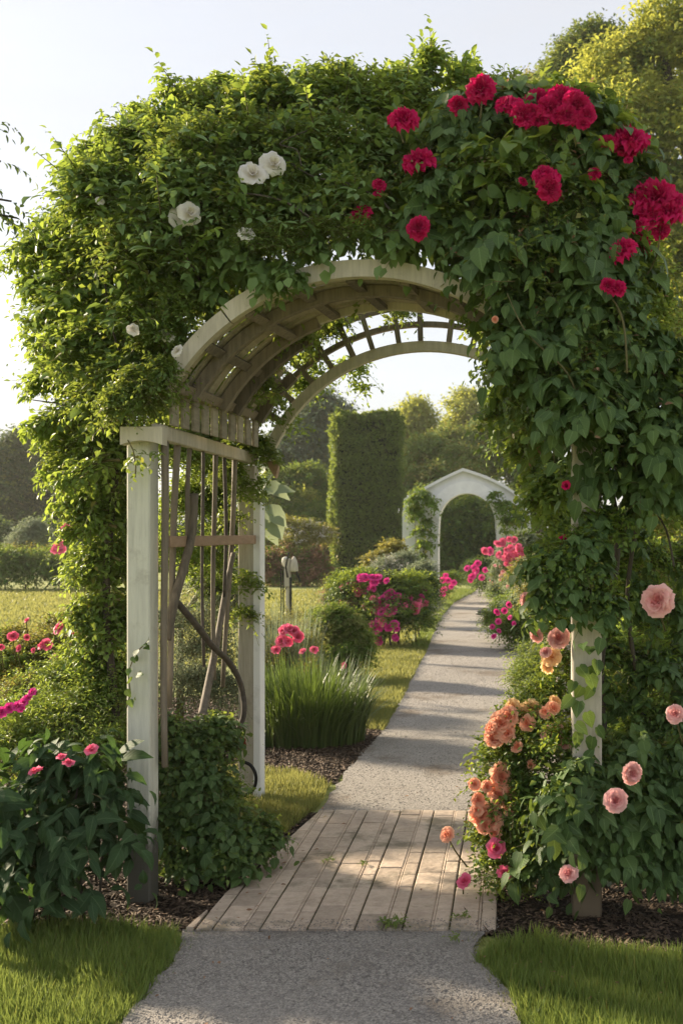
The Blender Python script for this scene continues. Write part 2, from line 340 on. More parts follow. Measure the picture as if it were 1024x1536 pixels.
M['dark'] = leafmat('dark tree leaf', [(0.024, 0.062, 0.017), (0.048, 0.103, 0.027), (0.081, 0.141, 0.032)], (.2, .25, .06), .3, .6, .3)
M['mid'] = leafmat('tree leaf', [(0.060, 0.139, 0.028), (0.122, 0.216, 0.042), (0.198, 0.295, 0.056)], (.4, .4, .08), .4, .6, .3, nscale=.6)
M['sunny'] = leafmat('sunny tree leaf', [(.1, .15, .03), (.2, .27, .05), (.34, .39, .09)] or [(0.091, 0.130, 0.026), (0.221, 0.247, 0.046), (0.416, 0.403, 0.078)], (.7, .66, .1), .48, .6, .3, nscale=.5)
M['blue'] = leafmat('grey green needle', [(0.065, 0.104, 0.072), (0.117, 0.169, 0.108), (0.182, 0.234, 0.144)], (.25, .32, .16), .35, .6, .3, nscale=.7)
M['hedge'] = leafmat('clipped hedge leaf', [(0.021, 0.057, 0.008), (0.063, 0.128, 0.023), (0.178, 0.281, 0.053)], (.45, .5, .08), .38, .55, .35, nscale=1.4, namt=.2)
M['core'] = leafmat('dark core', [(.008, .014, .006), (.014, .022, .009)], (.02, .03, .01), .1, .9, .1)  # near-black green for the filler box inside the hedge column
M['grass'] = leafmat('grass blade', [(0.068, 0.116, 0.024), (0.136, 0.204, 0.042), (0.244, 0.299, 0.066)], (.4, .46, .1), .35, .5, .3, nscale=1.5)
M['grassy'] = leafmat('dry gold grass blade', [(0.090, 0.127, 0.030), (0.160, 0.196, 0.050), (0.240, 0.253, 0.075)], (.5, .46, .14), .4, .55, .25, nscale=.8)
M['reed'] = leafmat('long grass blade', [(0.021, 0.047, 0.012), (0.062, 0.103, 0.026), (0.146, 0.187, 0.062)], (.3, .42, .06), .25, .45, .4, nscale=2)
M['twig'] = woodmat('green twig', (.08, .075, .03), (.16, .14, .06))
M['bark'] = woodmat('bark', (.04, .032, .025), (.1, .085, .065), grain=(6, 6, 1))
M['paint'] = woodmat('weathered white paint', (.44, .43, .37), (.64, .63, .54), (.36, .33, .27), stain=(.11, .105, .085))
M['paint_d'] = woodmat('faded cream paint', (.38, .345, .275), (.58, .53, .43), (.26, .22, .17))
M['paint_r'] = woodmat('chipped cream paint', (.44, .4, .33), (.62, .57, .48), (.22, .17, .11), stain=(.17, .13, .085), stain_h=.3)
M['grey'] = woodmat('weathered grey wood', (.1, .085, .068), (.24, .2, .155), (.06, .055, .045))
M['lath'] = woodmat('pale lath', (.22, .19, .14), (.42, .37, .28), (.12, .11, .08), grain=(9, 2, 9))
M['tan'] = woodmat('tan wood', (.3, .2, .13), (.45, .31, .21), (.2, .14, .1), grain=(9, 2, 9))
M['dark_wood'] = woodmat('dark bent wood', (.045, .038, .032), (.12, .1, .085), grain=(6, 6, 6))
M['white'] = woodmat('white painted wall', (.66, .66, .66), (.82, .82, .81), (.55, .55, .55), grain=(1, 1, 1), bump=.05)
M['metal'] = woodmat('black iron', (.012, .012, .012), (.03, .03, .03), rough=.5)
M['slab'] = groundmat('paving slab', [(.34, .27, .21), (.5, .405, .32), (.62, .52, .42)], 26., .5, .006, 3.2, patch=((.16, .14, .095), 3.2, .52)); tone(M['slab'], .22)
M['soil'] = groundmat('dark soil', [(.016, .011, .008), (.035, .025, .018), (.07, .05, .035)], 45., .9, .02, 2.)
M['gravel'] = groundmat('gravel', [(.19, .175, .155), (.29, .265, .235), (.4, .365, .325)], 150., .75, .004, .7,
                        speck=((.1, .095, .09), (.27, .25, .23), (.5, .47, .42)), patch=((.15, .12, .09), 1.3, .54))
M['lawn'] = groundmat('lawn', [(.145, .17, .05), (.24, .265, .085), (.35, .365, .125)], 24., .6, .02, .22)
M['chip'] = woodmat('bark chip', (.03, .02, .014), (.13, .09, .06), grain=(8, 8, 8))
M['stone'] = groundmat('stone', [(.12, .11, .1), (.25, .23, .21), (.45, .42, .38)], 30., .2)
M['crimson'] = petalmat('crimson petal', (.2, .0, .025), (.68, .012, .13), .35)
M['magenta'] = petalmat('magenta petal', (.62, .02, .24), (.82, .07, .36), .35)
M['hotpink'] = petalmat('hot pink petal', (.78, .08, .2), (.88, .2, .34), .35)
M['pink'] = petalmat('pink petal', (.78, .14, .2), (.97, .62, .58), .42)
M['coral'] = petalmat('coral petal', (.95, .24, .12), (.99, .6, .42), .5)
M['peach'] = petalmat('peach petal', (.97, .46, .14), (.99, .76, .44), .55)
M['whitep'] = petalmat('white petal', (.68, .62, .5), (.85, .82, .78), .35)
M['red'] = petalmat('dried red petal', (.12, .02, .012), (.3, .06, .03), .2)
M['roof_grey'] = M['grey']  # second key for the same weathered grey wood
# ------------------------------------------------------------------ flowers
def petal_grid(nx=4, ny=4):
    us = np.linspace(-1, 1, nx+1); vs = np.linspace(0, 1, ny+1)
    fc = [(j*(nx+1)+i, j*(nx+1)+i+1, (j+1)*(nx+1)+i+1, (j+1)*(nx+1)+i) for j in range(ny) for i in range(nx)]
    return us, vs, fc
def bloom_mesh(name, R=1., layers=5, seed=0, ruffle=.12, cup=1., open_=1., n0=5, nx=4, ny=4, wsc=1.):
    r = np.random.default_rng(seed); us, vs, fc = petal_grid(nx, ny)
    V, loops, rn = [], [], []; cnt = 0
    for l in range(layers):
        f = l/(max(layers-1, 1))                       # 0 centre, 1 outer
        n = n0+l
        for i in range(n):
            a = 2*PI*(i+.5*(l % 2)+r.uniform(-.2, .2))/n
            tilt = (.12+1.25*f**1.1*open_)+r.uniform(-.12, .12)     # from the axis
            Lp = R*(.45+.55*f)*r.uniform(.88, 1.12); wp = wsc*Lp*(.42+.25*f)*r.uniform(.85, 1.15)
            ph = r.uniform(0, 6.28)
            for v in vs:
                for u in us:
                    wv = math.sin(min(v*1.15+.12, 1)*PI*.5)**.8*(1-.35*max(v-.7, 0)/.3*(abs(u)**2))
                    s = v*Lp; bend = tilt + (-.9+.5*f)*cup*(v-.3)*.8
                    if v > .75: bend += .8*f*(v-.75)*2
                    x = u*wp*wv
                    rad = .06*R*f + math.sin(bend)*s*.95 - (abs(x)**2)/(Lp+1e-6)*.35*(1-f*.6)
                    z = math.cos(bend)*s*.9 + ruffle*R*math.sin(u*4+ph+v*3)*v*v*.5 - (1-f)*0
                    V.append((rad*math.cos(a)-x*math.sin(a), rad*math.sin(a)+x*math.cos(a), z-.25*R)); rn.append(min(1, f*.5+.5*v**1.5+r.uniform(-.06, .06)))
            for q in fc: loops += [cnt+k for k in q]
            cnt += len(us)*len(vs)
    nf = len(loops)//4
    return raw_mesh(name, V, loops, np.arange(nf)*4, np.full(nf, 4), rn)
BM = {}
def bloom_kit(kind, mat, **kw):
    BM[kind] = []
    for s in range(3):
        me = bloom_mesh('bloom', seed=s+len(BM)*7, **kw); me.materials.append(M[mat]); BM[kind].append(me)
bloom_kit('crimson', 'crimson', layers=8, ruffle=.5, open_=.92, n0=7, wsc=.62)
bloom_kit('pink', 'pink', layers=9, ruffle=.26, open_=.84, n0=5, wsc=.85)
bloom_kit('coral', 'coral', layers=7, ruffle=.32, open_=.85, n0=6, wsc=.85)
bloom_kit('peach', 'peach', layers=7, ruffle=.32, open_=.85, n0=6, wsc=.85)
bloom_kit('white', 'whitep', layers=3, ruffle=.3, open_=1.1, n0=4)
bloom_kit('magenta', 'magenta', layers=4, ruffle=.4, open_=.9, n0=5, nx=2, ny=3)
bloom_kit('hotpink', 'hotpink', layers=4, ruffle=.4, open_=.95, n0=5, nx=2, ny=3)
bloom_kit('pale', 'pink', layers=3, ruffle=.35, open_=1.1, n0=5, nx=2, ny=3)
bloom_kit('bud', 'crimson', layers=3, ruffle=.1, open_=.35, n0=4)
bloom_kit('red', 'red', layers=3, ruffle=.4, open_=.9, n0=4)
bloom_kit('tiny', 'whitep', layers=1, ruffle=.2, open_=1.1, n0=5, nx=2, ny=2)
def bloom(kind, p, r, parent, face=(0, -1, .5), name='bloom', label=None):
    me = random.choice(BM[kind]); o = bpy.data.objects.new(name, me); COL.objects.link(o)
    f = Vector(face)+Vector((random.uniform(-.65, .65), random.uniform(-.2, .35), random.uniform(-.45, .5)))
    q = f.to_track_quat('Z', 'Y').to_matrix().to_4x4() @ Matrix.Rotation(random.uniform(0, 6.28), 4, 'Z')
    o.rotation_euler = q.to_euler(); sc = r*random.uniform(.9, 1.1); o.scale = (sc*random.uniform(.9, 1.1), sc, sc*random.uniform(.85, 1.05))
    loc = Vector(tuple(float(v) for v in p))
    if parent: o.parent = parent; loc = loc - Vector(parent.location)
    o.location = loc
    if label: o['label'] = label
    return o
PSC = {'crimson': 1.2, 'coral': 1.15, 'peach': 1.2, 'pink': .95, 'white': 1.35, 'magenta': 1.3, 'hotpink': 1.25}
def px_blooms(lst, kind, parent, blobs, Yd, off=.03, face=(0, -1, .5), name='bloom'):
    if kind == 'crimson': off += .09
    if kind == 'white': off += .09
    for px, py, d in lst:
        d = d*PSC.get(kind, 1.)
        Y = front_Y(px, py, blobs, Yd)-off if blobs else Yd
        bloom(kind, W(px, py, Y), d*.5*Y/F, parent, face, name)
# ================================================================== THE GROUND
def poly_sheet(name, pts, z, mat, kind='structure', jag=.03, step=.12, thick=.0):
    """pts: ground polygon (x,y); edges are subdivided and made irregular"""
    P = []
    for i in range(len(pts)):
        a, b = np.array(pts[i]), np.array(pts[(i+1) % len(pts)]); n = max(1, int(np.linalg.norm(b-a)/step)); n = min(n, 400)
        for k in range(n):
            q = a+(b-a)*k/n; P.append((q[0]+random.uniform(-jag, jag), q[1]+random.uniform(-jag, jag), z))
    import bmesh
    me = bpy.data.meshes.new(name); bm = bmesh.new(); vs = [bm.verts.new(p) for p in P]; f = bm.faces.new(vs)
    bmesh.ops.triangulate(bm, faces=[f]); bmesh.ops.recalc_face_normals(bm, faces=bm.faces)
    if sum(fc.normal.z for fc in bm.faces) < 0: bmesh.ops.reverse_faces(bm, faces=bm.faces)
    bm.to_mesh(me); bm.free(); o = mobj(name, me, mat); setp(o, kind=kind); return o
gm = MB(); gm.add([(-600, -40, 0), (600, -40, 0), (600, 1200, 0), (-600, 1200, 0)], [(0, 1, 2, 3)])
setp(gm.build('ground', M['lawn']), kind='structure')
def gp(l): return [G(*p) for p in l]
path_pts = gp([(478, 1226), (505, 1180), (535, 1140), (575, 1096), (602, 1050), (640, 975), (655, 930), (676, 905), (706, 890), (722, 880), (752, 880), (748, 890), (748, 905), (790, 960), (800, 1060), (835, 1140), (860, 1226)])
poly_sheet('gravel_path', path_pts, .012, M['gravel'], step=.1, jag=.02)
poly_sheet('gravel_path', gp([(275, 1400), (262, 1440), (215, 1500), (190, 1536)])+[(-1.5, 2.2), (.25, 2.2)]+gp([(775, 1536), (765, 1490), (712, 1440), (725, 1400)]), .012, M['gravel'], step=.05, jag=.02)
bedL = gp([(-140, 1392), (165, 1396), (270, 1398), (300, 1400), (482, 1222), (440, 1222), (392, 1160), (360, 1150)])+[(-2.6, 7.2), (-4.4, 7.6), (-4.6, 4.4)]
poly_sheet('mulch_bed', bedL, .006, M['soil'], jag=.03)
bedR = gp([(700, 1398), (730, 1408), (790, 1420), (900, 1432), (1024, 1438), (1150, 1430)])+[(2.6, 4.2), (2.8, 7.2), (1.0, 8.2)]+gp([(850, 1226), (690, 1226)])
poly_sheet('mulch_bed', bedR, .006, M['soil'], jag=.03)
bedM = gp([(330, 1165), (400, 1160), (455, 1170), (500, 1178), (538, 1140), (578, 1094), (520, 1090), (420, 1040)])+[(-4.2, 10), (-4.2, 7.4)]
poly_sheet('mulch_bed', bedM, .006, M['soil'], jag=.03)
# paving: long narrow slabs running through the arch
pv = MB(); y0, y1 = 4.245, 6.07; xs0 = (389-VX)*4.245/F; sp = .1885
def edge_x(y): return -1.295+(y-y0)*.118
for i in range(-2, 5):
    xa = xs0+sp*i
    for a, b in ((0.0035, .1128), (.1141, .1229), (.1242, .185)):
        y = y0+random.uniform(0, .012)
        xl, xr = xa+a, xa+b
        while y < y1-.03:
            ln = random.choice((.17, .2, .2, .26, .3)) if b-a > .02 else 1.9
            ye = min(y+ln, y1+random.uniform(-.006, .006)); h = .024+random.uniform(-.002, .002)
            xq = max(xl, edge_x((y+ye)/2))
            ea, eb = edge_x(y), edge_x(ye)
            if eb > xl:
                if xr-ea > .005 and xr-eb > .002:
                    q4 = [(max(xl, ea), y), (xr, y), (xr, ye-.003), (max(xl, eb), ye-.003)]
                    pv.add([(a_, b_, z_) for z_ in (-.03, h) for a_, b_ in q4], [(3, 2, 1, 0), (4, 5, 6, 7), (0, 1, 5, 4), (1, 2, 6, 5), (2, 3, 7, 6), (3, 0, 4, 7)])
            elif xr-xl > .004: pv.box(xq, xr, y, ye-.003, -.03, h, .004 if b-a > .02 else .0015)
            y = ye
pv_o = pv.build('paving', M['slab']); setp(pv_o, kind='structure')
poly_sheet('paving_bed', [(-1.28, y0+.01), (xs0+5*sp-.01, y0+.01), (xs0+5*sp-.01, y1-.01), (-1.07, y1-.01)], .0165, groundmat('joint soil', [(.03, .028, .014), (.06, .055, .025), (.08, .08, .03)], 40., .6, .01), jag=.004)
def inside(P, poly):
    x, y = P[:, 0], P[:, 1]; c = np.zeros(len(P), bool); n = len(poly)
    for i in range(n):
        (xa, ya), (xb, yb) = poly[i], poly[(i+1) % n]
        c ^= ((ya > y) != (yb > y)) & (x < (xb-xa)*(y-ya)/(yb-ya+1e-12)+xa)
    return c
def grass(name, poly, dens, h, wd, mat, label=None, lean=.35, keepout=(), z=0.):
    a = np.array(poly); lo, hi = a.min(0), a.max(0); n = int(dens*np.prod(hi-lo))
    P = rng.uniform(lo, hi, (n, 2)); k = inside(P, poly)
    for q in keepout: k &= ~inside(P+rng.normal(0, .012, P.shape), q)
    P = P[k]; n = len(P)
    nz = np.sin(P[:, 0]*7+np.sin(P[:, 1]*5)*2)*np.sin(P[:, 1]*6+P[:, 0]*3)
    P3 = np.c_[P, np.full(n, z)]; D = np.c_[rng.normal(0, lean, (n, 2)), np.ones(n)]
    N = np.c_[rng.normal(0, 1, (n, 2)), rng.normal(0, .3, n)]
    S = h*rng.uniform(.5, 1.3, n)*(1+.25*nz)
    o = leaves(name, [(P3, D, N, S)], mat, None, 'blade', wd/h, (0, 6)); setp(o, label, 'grass', kind='stuff'); return o
pf = [np.array(q) for q in (gp([(275, 1400), (262, 1440), (215, 1500), (190, 1536)])+[(-1.5, 2.2), (.25, 2.2)]+gp([(775, 1536), (765, 1490), (712, 1440), (725, 1400)]),)]
fl = gp([(-120, 1404), (150, 1394), (262, 1400), (272, 1420), (262, 1440), (215, 1500), (185, 1536)])+[(-1.6, 3.), (-3.6, 3.)]
grass('grass', fl, 24000, .066, .0042, M['grass'], 'short green lawn grass in the shade in front of the broad-leaved plant')
fr = gp([(712, 1446), (735, 1424), (800, 1408), (860, 1428), (1024, 1436), (1150, 1430)])+[(1.6, 2.8), (.2, 2.8)]+gp([(778, 1536), (765, 1490)])
grass('grass', fr, 24000, .066, .0042, M['grass'], 'green lawn grass in the near right corner beside the gravel')
g3 = gp([(330, 1160), (392, 1158), (440, 1162), (492, 1182), (478, 1212), (430, 1252), (380, 1262), (330, 1240)])
grass('grass', g3, 16000, .06, .005, M['grassy'], 'sunlit wedge of grass between arch post and slabs')
g4 = gp([(505, 1092), (575, 1098), (602, 1050), (640, 975), (560, 968), (500, 1000), (430, 1050)])
grass('grass', g4, 7000, .06, .007, M['grassy'], 'sunlit strip of lawn along the curving gravel path')
g5 = gp([(-60, 886), (760, 886), (640, 975), (560, 968), (400, 1000), (-200, 1000)])
grass('grass', g5, 330, .07, .03, M['grassy'], 'wide golden lawn stretching behind the arch', keepout=[path_pts])
g6 = gp([(640, 975), (658, 930), (680, 905), (712, 888), (690, 886), (640, 930), (620, 975)])
grass('grass', g6, 2500, .1, .012, M['grass'], 'narrow grass edging beside the path near the white arch')
# loose stones and bark chips
def bits(name, poly, n, size, mat, label, z=.0125, flat=.5, elong=1., keepout=()):
    a = np.array(poly); lo, hi = a.min(0), a.max(0); P = rng.uniform(lo, hi, (n, 2)); k = inside(P, poly)
    for q in keepout: k &= ~inside(P, q)
    P = P[k]; n = len(P)
    T = np.array([(1, 0, 0), (0, 1, 0), (-1, 0, 0), (0, -1, 0), (0, 0, 1), (0, 0, -1)], float)
    s = size*rng.uniform(.4, 1.4, (n, 1, 1)); sc = np.stack([rng.uniform(.7, 1.3, n)*elong, rng.uniform(.6, 1.2, n), rng.uniform(.6, 1.2, n)*flat], 1)[:, None]
    V = T[None]*s*sc + rng.normal(0, .12, (n, 6, 3))*s
    an = rng.uniform(0, 6.28, n); ca, sa = np.cos(an)[:, None], np.sin(an)[:, None]; tl = rng.normal(0, .35, n)[:, None]
    x, y, zz = V[..., 0], V[..., 1], V[..., 2]; zz = zz+x*tl; V = np.stack([x*ca-y*sa+P[:, :1], x*sa+y*ca+P[:, 1:], zz+z], -1)
    fc = np.array([(0, 1, 4), (1, 2, 4), (2, 3, 4), (3, 0, 4), (1, 0, 5), (2, 1, 5), (3, 2, 5), (0, 3, 5)]).ravel()
    loops = (fc[None]+6*np.arange(n)[:, None]).ravel(); nf = n*8
    o = mobj(name, raw_mesh(name, V.reshape(-1, 3), loops, np.arange(nf)*3, np.full(nf, 3), np.repeat(rng.random(n), 6), smooth=False), mat)
    setp(o, label, 'gravel' if 'gravel' in name else 'mulch', kind='stuff'); return o
bits('gravel', list(map(tuple, pf[0])), 34000, .0042, M['stone'], 'loose grey grit scattered over the near gravel')
bits('gravel', gp([(478, 1222), (505, 1180), (575, 1096), (640, 975), (780, 975), (800, 1060), (860, 1222)]), 26000, .0042, M['stone'], 'loose grey grit on the path beyond the slabs')
bits('gravel', [(-1.28, 4.2), (-.05, 4.2), (-.05, 4.36), (-1.26, 4.33)], 1500, .003, M['stone'], 'fine grit spilt over the front edge of the slabs', .027)
bits('gravel', list(map(tuple, pf[0])), 500, .009, M['stone'], 'bigger loose stones on the near gravel')
bits('bark_mulch', bedL, 42000, .008, M['chip'], 'dark bark chips around the left arch post', .012, .35, 2.2)
bits('bark_mulch', bedR, 42000, .008, M['chip'], 'dark bark chips around the right arch post', .012, .35, 2.2)
bits('bark_mulch', bedM, 30000, .01, M['chip'], 'dark bark chips in front of the tall grass clump', .012, .35, 2.2)
# ================================================================== THE ARBOR
Z1, Z2 = 4.58, 6.30; AX, AZ, AR = -.625, 1.743, .948
arb = thing('garden_arbor', 'weathered white wooden arbor with curved slatted roof over the paved path', 'arbor', (AX, (Z1+Z2)/2, 0))
def post(x0, x1, ya, yb, z1, mat='paint'):
    return MB().box(x0, x1, ya, yb, -.05, z1, .006).build('post', M[mat], arb)
pl = post((190-VX)*Z1/F, (225-VX)*Z1/F, Z1, Z1+.115, 2.02)
pr = post((858-VX)*4.42/F, (902-VX)*4.42/F, 4.42, 4.54, 1.98, 'paint_r')
pbl = post((357-VX)*Z2/F, (381-VX)*Z2/F, Z2-.0, Z2+.12, 2.0, 'paint_d')
pbr = post((834-VX)*Z2/F, (860-VX)*Z2/F, Z2, Z2+.12, 2.0, 'paint_d')
MB().box((381-VX)*Z2/F+.003, (391-VX)*Z2/F+.004, Z2-.03, Z2+.09, -.05, 1.78, .003).build('corner_board', M['white'], arb)
# cap block on the left post and a collar board under it with a scooped lower edge
cx0, cx1 = (184-VX)*4.54/F, (247-VX)*4.54/F
cap = MB(); n = 12
vs = []
for i in range(n+1):
    u = i/n; x = cx0+(cx1-cx0)*u; zb = W(0, 668, 4.54)[2]+.018*math.sin(PI*u); zt = W(0, 641, 4.54)[2]
    vs += [(x, 4.51, zb), (x, 4.51, zt), (x, 4.573, zt), (x, 4.573, zb)]
fs = [(i*4+q, i*4+(q+1) % 4, i*4+4+(q+1) % 4, i*4+4+q) for i in range(n) for q in range(4)]+[(3, 2, 1, 0), (n*4, n*4+1, n*4+2, n*4+3)]
cap.add(vs, fs).box(cx0-.004, cx1-.03, 4.576, 4.72, 2.023, 2.05, .003); cap.build('post_cap', M['paint_d'], arb)
# side rails and rear one on the right
XL = -1.515
MB().box(XL-.02, XL+.022, Z1-.03, Z2-.004, 2.0, 2.065, .004).build('side_rail', M['paint_d'], arb)
MB().box(XL-.02, XL+.018, Z1+.12, Z2-.004, 1.535, 1.585, .003).build('side_rail', M['tan'], arb)
MB().box(.24, .28, 4.55, Z2-.004, 2.0, 2.065, .004).build('side_rail', M['paint_d'], arb)
# front curved board in two lengths, its joint at the upper left
a_l = 180-math.degrees(math.asin((2.22-AZ)/AR))
MB().arc(AX, AZ, AR, AR+.062, 127.2, a_l+2, Z1-.035, Z1+.025, 24).build('arch_board', M['paint_d'], arb)
MB().arc(AX, AZ, AR+.002, AR+.075, 32, 126.8, Z1-.03, Z1+.02, 40).build('arch_board', M['paint_d'], arb)
# vault: curved laths running round the arch, in a row along Y, over purlins
for k in range(10):
    y = Z1+.06+k*.125
    sh = .13*(y-Z1)/(Z2-Z1)
    MB().arc(AX+sh, AZ, AR+.03, AR+.042, (28, 28, 28, 28, 28, 118, 122, 128, 132, 138)[k], 152, y, y+.088, 30).build('lath', M['lath'], arb)
    MB().box(AX+sh-.864, AX+sh-.85, y, y+.095, 2.068, 2.205, .002).build('lath', M['lath'], arb)
for k in (1, 3, 4, 6):
    y = Z1+.03+k*.19; sh = .13*(y-Z1)/(Z2-Z1)
    MB().arc(AX+sh, AZ, AR-.025, AR+.026, (0, 30, 0, 112, 118, 0, 132)[k], 151, y, y+.045, 30).build('rib', M['grey'], arb)
for a in (149, 136, 122, 108, 94, 80, 66, 52, 38):
    a_ = math.radians(a); p0 = (AX+(AR+.004)*math.cos(a_), AZ+(AR+.004)*math.sin(a_)); d = Vector((math.cos(a_), 0, math.sin(a_))); tt = Vector((-d.z, 0, d.x))
    m = MB(); q0 = Vector((p0[0], Z1+.03, p0[1])); q1 = Vector((p0[0]+.07, Z1+(1.3 if a > 134 else .6), p0[1]))
    vs = [q+tt*sx*.022+d*sz*.011 for q in (q0, q1) for sx, sz in ((-1, -1), (1, -1), (1, 1), (-1, 1))]
    m.add(vs, [(3, 2, 1, 0), (4, 5, 6, 7), (0, 1, 5, 4), (1, 2, 6, 5), (2, 3, 7, 6), (3, 0, 4, 7)]); m.build('purlin', M['grey'], arb)
# rear lattice arch: three rims joined by spokes
BX, BZ, BR = -.496, 1.69, .98
MB().arc(BX, BZ, BR, BR+.058, 20, 162, Z2-.03, Z2+.03, 60).build('rim', M['paint_d'], arb)
MB().arc(BX, BZ, BR+.145, BR+.175, 20, 158, Z2-.022, Z2+.02, 60).build('rim', M['grey'], arb)
MB().arc(BX, BZ, BR+.255, BR+.29, 20, 158, Z2-.022, Z2+.02, 60).build('rim', M['grey'], arb)
MB().arc(AX+.05, AZ, AR-.005, AR+.07, 32, 124, Z1+.61, Z1+.645, 30).build('rim', M['paint_d'], arb)
for k in range(17):
    a = math.radians(28+k*7.9+random.uniform(-.8, .8)); d = Vector((math.cos(a), 0, math.sin(a))); tt = Vector((-d.z, 0, d.x))
    c = Vector((BX, 0, BZ)); m = MB(); hw = .014+random.uniform(0, .004)
    vs = [c+d*r+tt*s*hw+Vector((0, y, 0)) for r in (BR+.059, BR+.27) for s, y in ((-1, Z2-.045), (1, Z2-.045), (1, Z2-.024), (-1, Z2-.024))]
    m.add(vs, [(3, 2, 1, 0), (4, 5, 6, 7), (0, 1, 5, 4), (1, 2, 6, 5), (2, 3, 7, 6), (3, 0, 4, 7)]); m.build('spoke', M['grey'], arb)
# pointed heel block of the rear arch
he = MB(); p = W(404, 699, Z2-.03); he.add([p+np.array(v) for v in ((-.03, 0, .03), (.06, 0, .03), (.035, 0, -.07), (-.03, .06, .03), (.06, .06, .03), (.035, .06, -.07))],
    [(0, 1, 2), (5, 4, 3), (0, 3, 4, 1), (1, 4, 5, 2), (2, 5, 3, 0)]); he.build('bracket', M['tan'], arb)
# crooked upright stakes of the side lattice
def W3(px, py, Y): return tuple(W(px, py, Y))
def ydep(px): return max(Z1+.08, min(Z2-.1, F*XL/(px-VX)))       # depth at which the side panel shows at that px
stakes = [((246, 662, 248, 1150), 5.5, 'grey'), ((267, 658, 252, 1060), 5, 'grey'), ((286, 660, 278, 860), 3.5, 'grey'), ((303, 660, 306, 1000), 2.6, 'dark_wood'),
          ((322, 662, 321, 1020), 3.6, 'grey'), ((338, 664, 337, 900), 2.8, 'dark_wood'), ((352, 690, 336, 1030), 3.8, 'grey')]
for (xa, ya, xb, yb), r, mt in stakes:
    pts = []
    for i in range(9):
        u = i/8; px = xa+(xb-xa)*u+math.sin(u*5+xa)*1.8; py = ya+(yb-ya)*u
        Yd = ydep(xa)+.02; q = W(px, py, Yd); q[0] += .0; pts.append(q)
    MB().tube(pts, [r*ydep(xa)/F*1.5*(1-.15*i/8) for i in range(9)], 8, flat=.7).build('stake', M[mt], arb, True)
# a bent grapevine stem wound through the side panel, with its ring
vin = thing('bent_vine_stem', 'thick dark bent vine stem looping through the left side lattice', 'vine stem', W(262, 1150, 5.1))
def pxtube(pp, r, name, mt, par, n=9, k=6):
    P = [W(*p) for p in pp]; out_ = []
    for i in range(len(P)-1):
        p0, p1, p2, p3 = P[max(i-1, 0)], P[i], P[i+1], P[min(i+2, len(P)-1)]
        for j in range(k):
            t = j/k; out_.append(.5*((2*p1)+(p2-p0)*t+(2*p0-5*p1+4*p2-p3)*t*t+(3*p1-p0-3*p2+p3)*t**3))
    out_.append(P[-1]); m = len(out_)
    rr = [r[0]+(r[1]-r[0])*i/(m-1) for i in range(m)]
    return MB().tube(out_, rr, n).build(name, M[mt], par, True)
pxtube([(262, 899, 4.85), (290, 932, 5.0), (318, 968, 5.2), (345, 995, 5.45), (362, 1030, 5.6), (366, 1070, 5.6), (356, 1098, 5.6), (352, 1120, 5.6)], (.016, .014), 'stem', 'dark_wood', vin)
pxtube([(285, 1090, 5.1), (302, 1076, 5.2), (322, 1072, 5.35), (343, 1080, 5.5), (354, 1100, 5.58)], (.012, .01), 'stem', 'grey', vin)
pxtube([(292, 740, 4.95), (288, 800, 4.95), (276, 850, 4.9), (262, 900, 4.84), (250, 960, 4.8)], (.019, .022), 'stem', 'grey', vin)
pxtube([(350, 830, 5.8), (338, 890, 5.7), (326, 960, 5.55), (314, 1020, 5.4), (303, 1075, 5.25)], (.013, .022), 'stem', 'grey', vin)
pxtube([(362, 1142, 5.62), (376, 1148, 5.62), (384, 1165, 5.62), (380, 1184, 5.62), (366, 1194, 5.62)], (.009, .009), 'ring', 'metal', vin)
for dx, dy, k in ((0, 0, 26), (8, 8, 20), (-9, 6, 18)): bloom('red', W(352+dx, 1108+dy, 5.5), k*.5*5.5/F, vin, name='dried_flower')
# ================================================================== CLIMBERS
def cull_arch(P, d, extra=0.):
    rad = np.hypot(P[:, 0]-AX-.06, P[:, 2]-AZ); inY = (P[:, 1] > 3.6) & (P[:, 1] < 6.9)
    lim = np.where(P[:, 1] < Z1+.02, AR+.10, AR+.06)+extra
    rb = np.hypot(P[:, 0]-BX, P[:, 2]-BZ); gap = (P[:, 1] > 5.25) & (P[:, 1] < 6.9) & (rb < BR+.40) & (P[:, 2] > 2.1) & (P[:, 0] > -1.35+(P[:, 1] < 5.9)*.35)
    bad = gap | inY & (((P[:, 2] > 2.0) & (rad < lim)) | ((P[:, 2] <= 2.02) & (P[:, 0] > -1.70) & (P[:, 0] < .3)))
    return P[~bad], d[~bad]
LB = [(155, 310, 52, 4.9), (235, 245, 60, 5.1), (315, 218, 72, 5.1), (415, 190, 75, 5.1), (515, 180, 70, 5.1), (600, 180, 65, 5.2), (690, 190, 55, 5.3),
      (112, 390, 48, 5.2), (190, 340, 85, 4.9), (290, 300, 90, 4.8), (390, 290, 90, 4.85), (490, 280, 85, 4.9), (590, 280, 75, 4.9),
      (100, 470, 42, 5.3), (165, 440, 85, 5.0), (250, 395, 80, 4.7), (335, 350, 60, 4.65), (430, 335, 50, 4.65), (530, 330, 48, 4.65),
      (105, 560, 42, 5.3), (170, 530, 66, 5.0), (215, 490, 55, 4.7), (112, 640, 32, 5.3), (165, 615, 52, 5.0), (205, 585, 45, 4.7),
      (135, 705, 40, 5.3), (168, 690, 40, 5.1), (158, 780, 40, 5.2), (162, 860, 38, 5.2), (160, 945, 40, 5.2), (155, 1030, 40, 5.2)]
LBb = PB(LB)
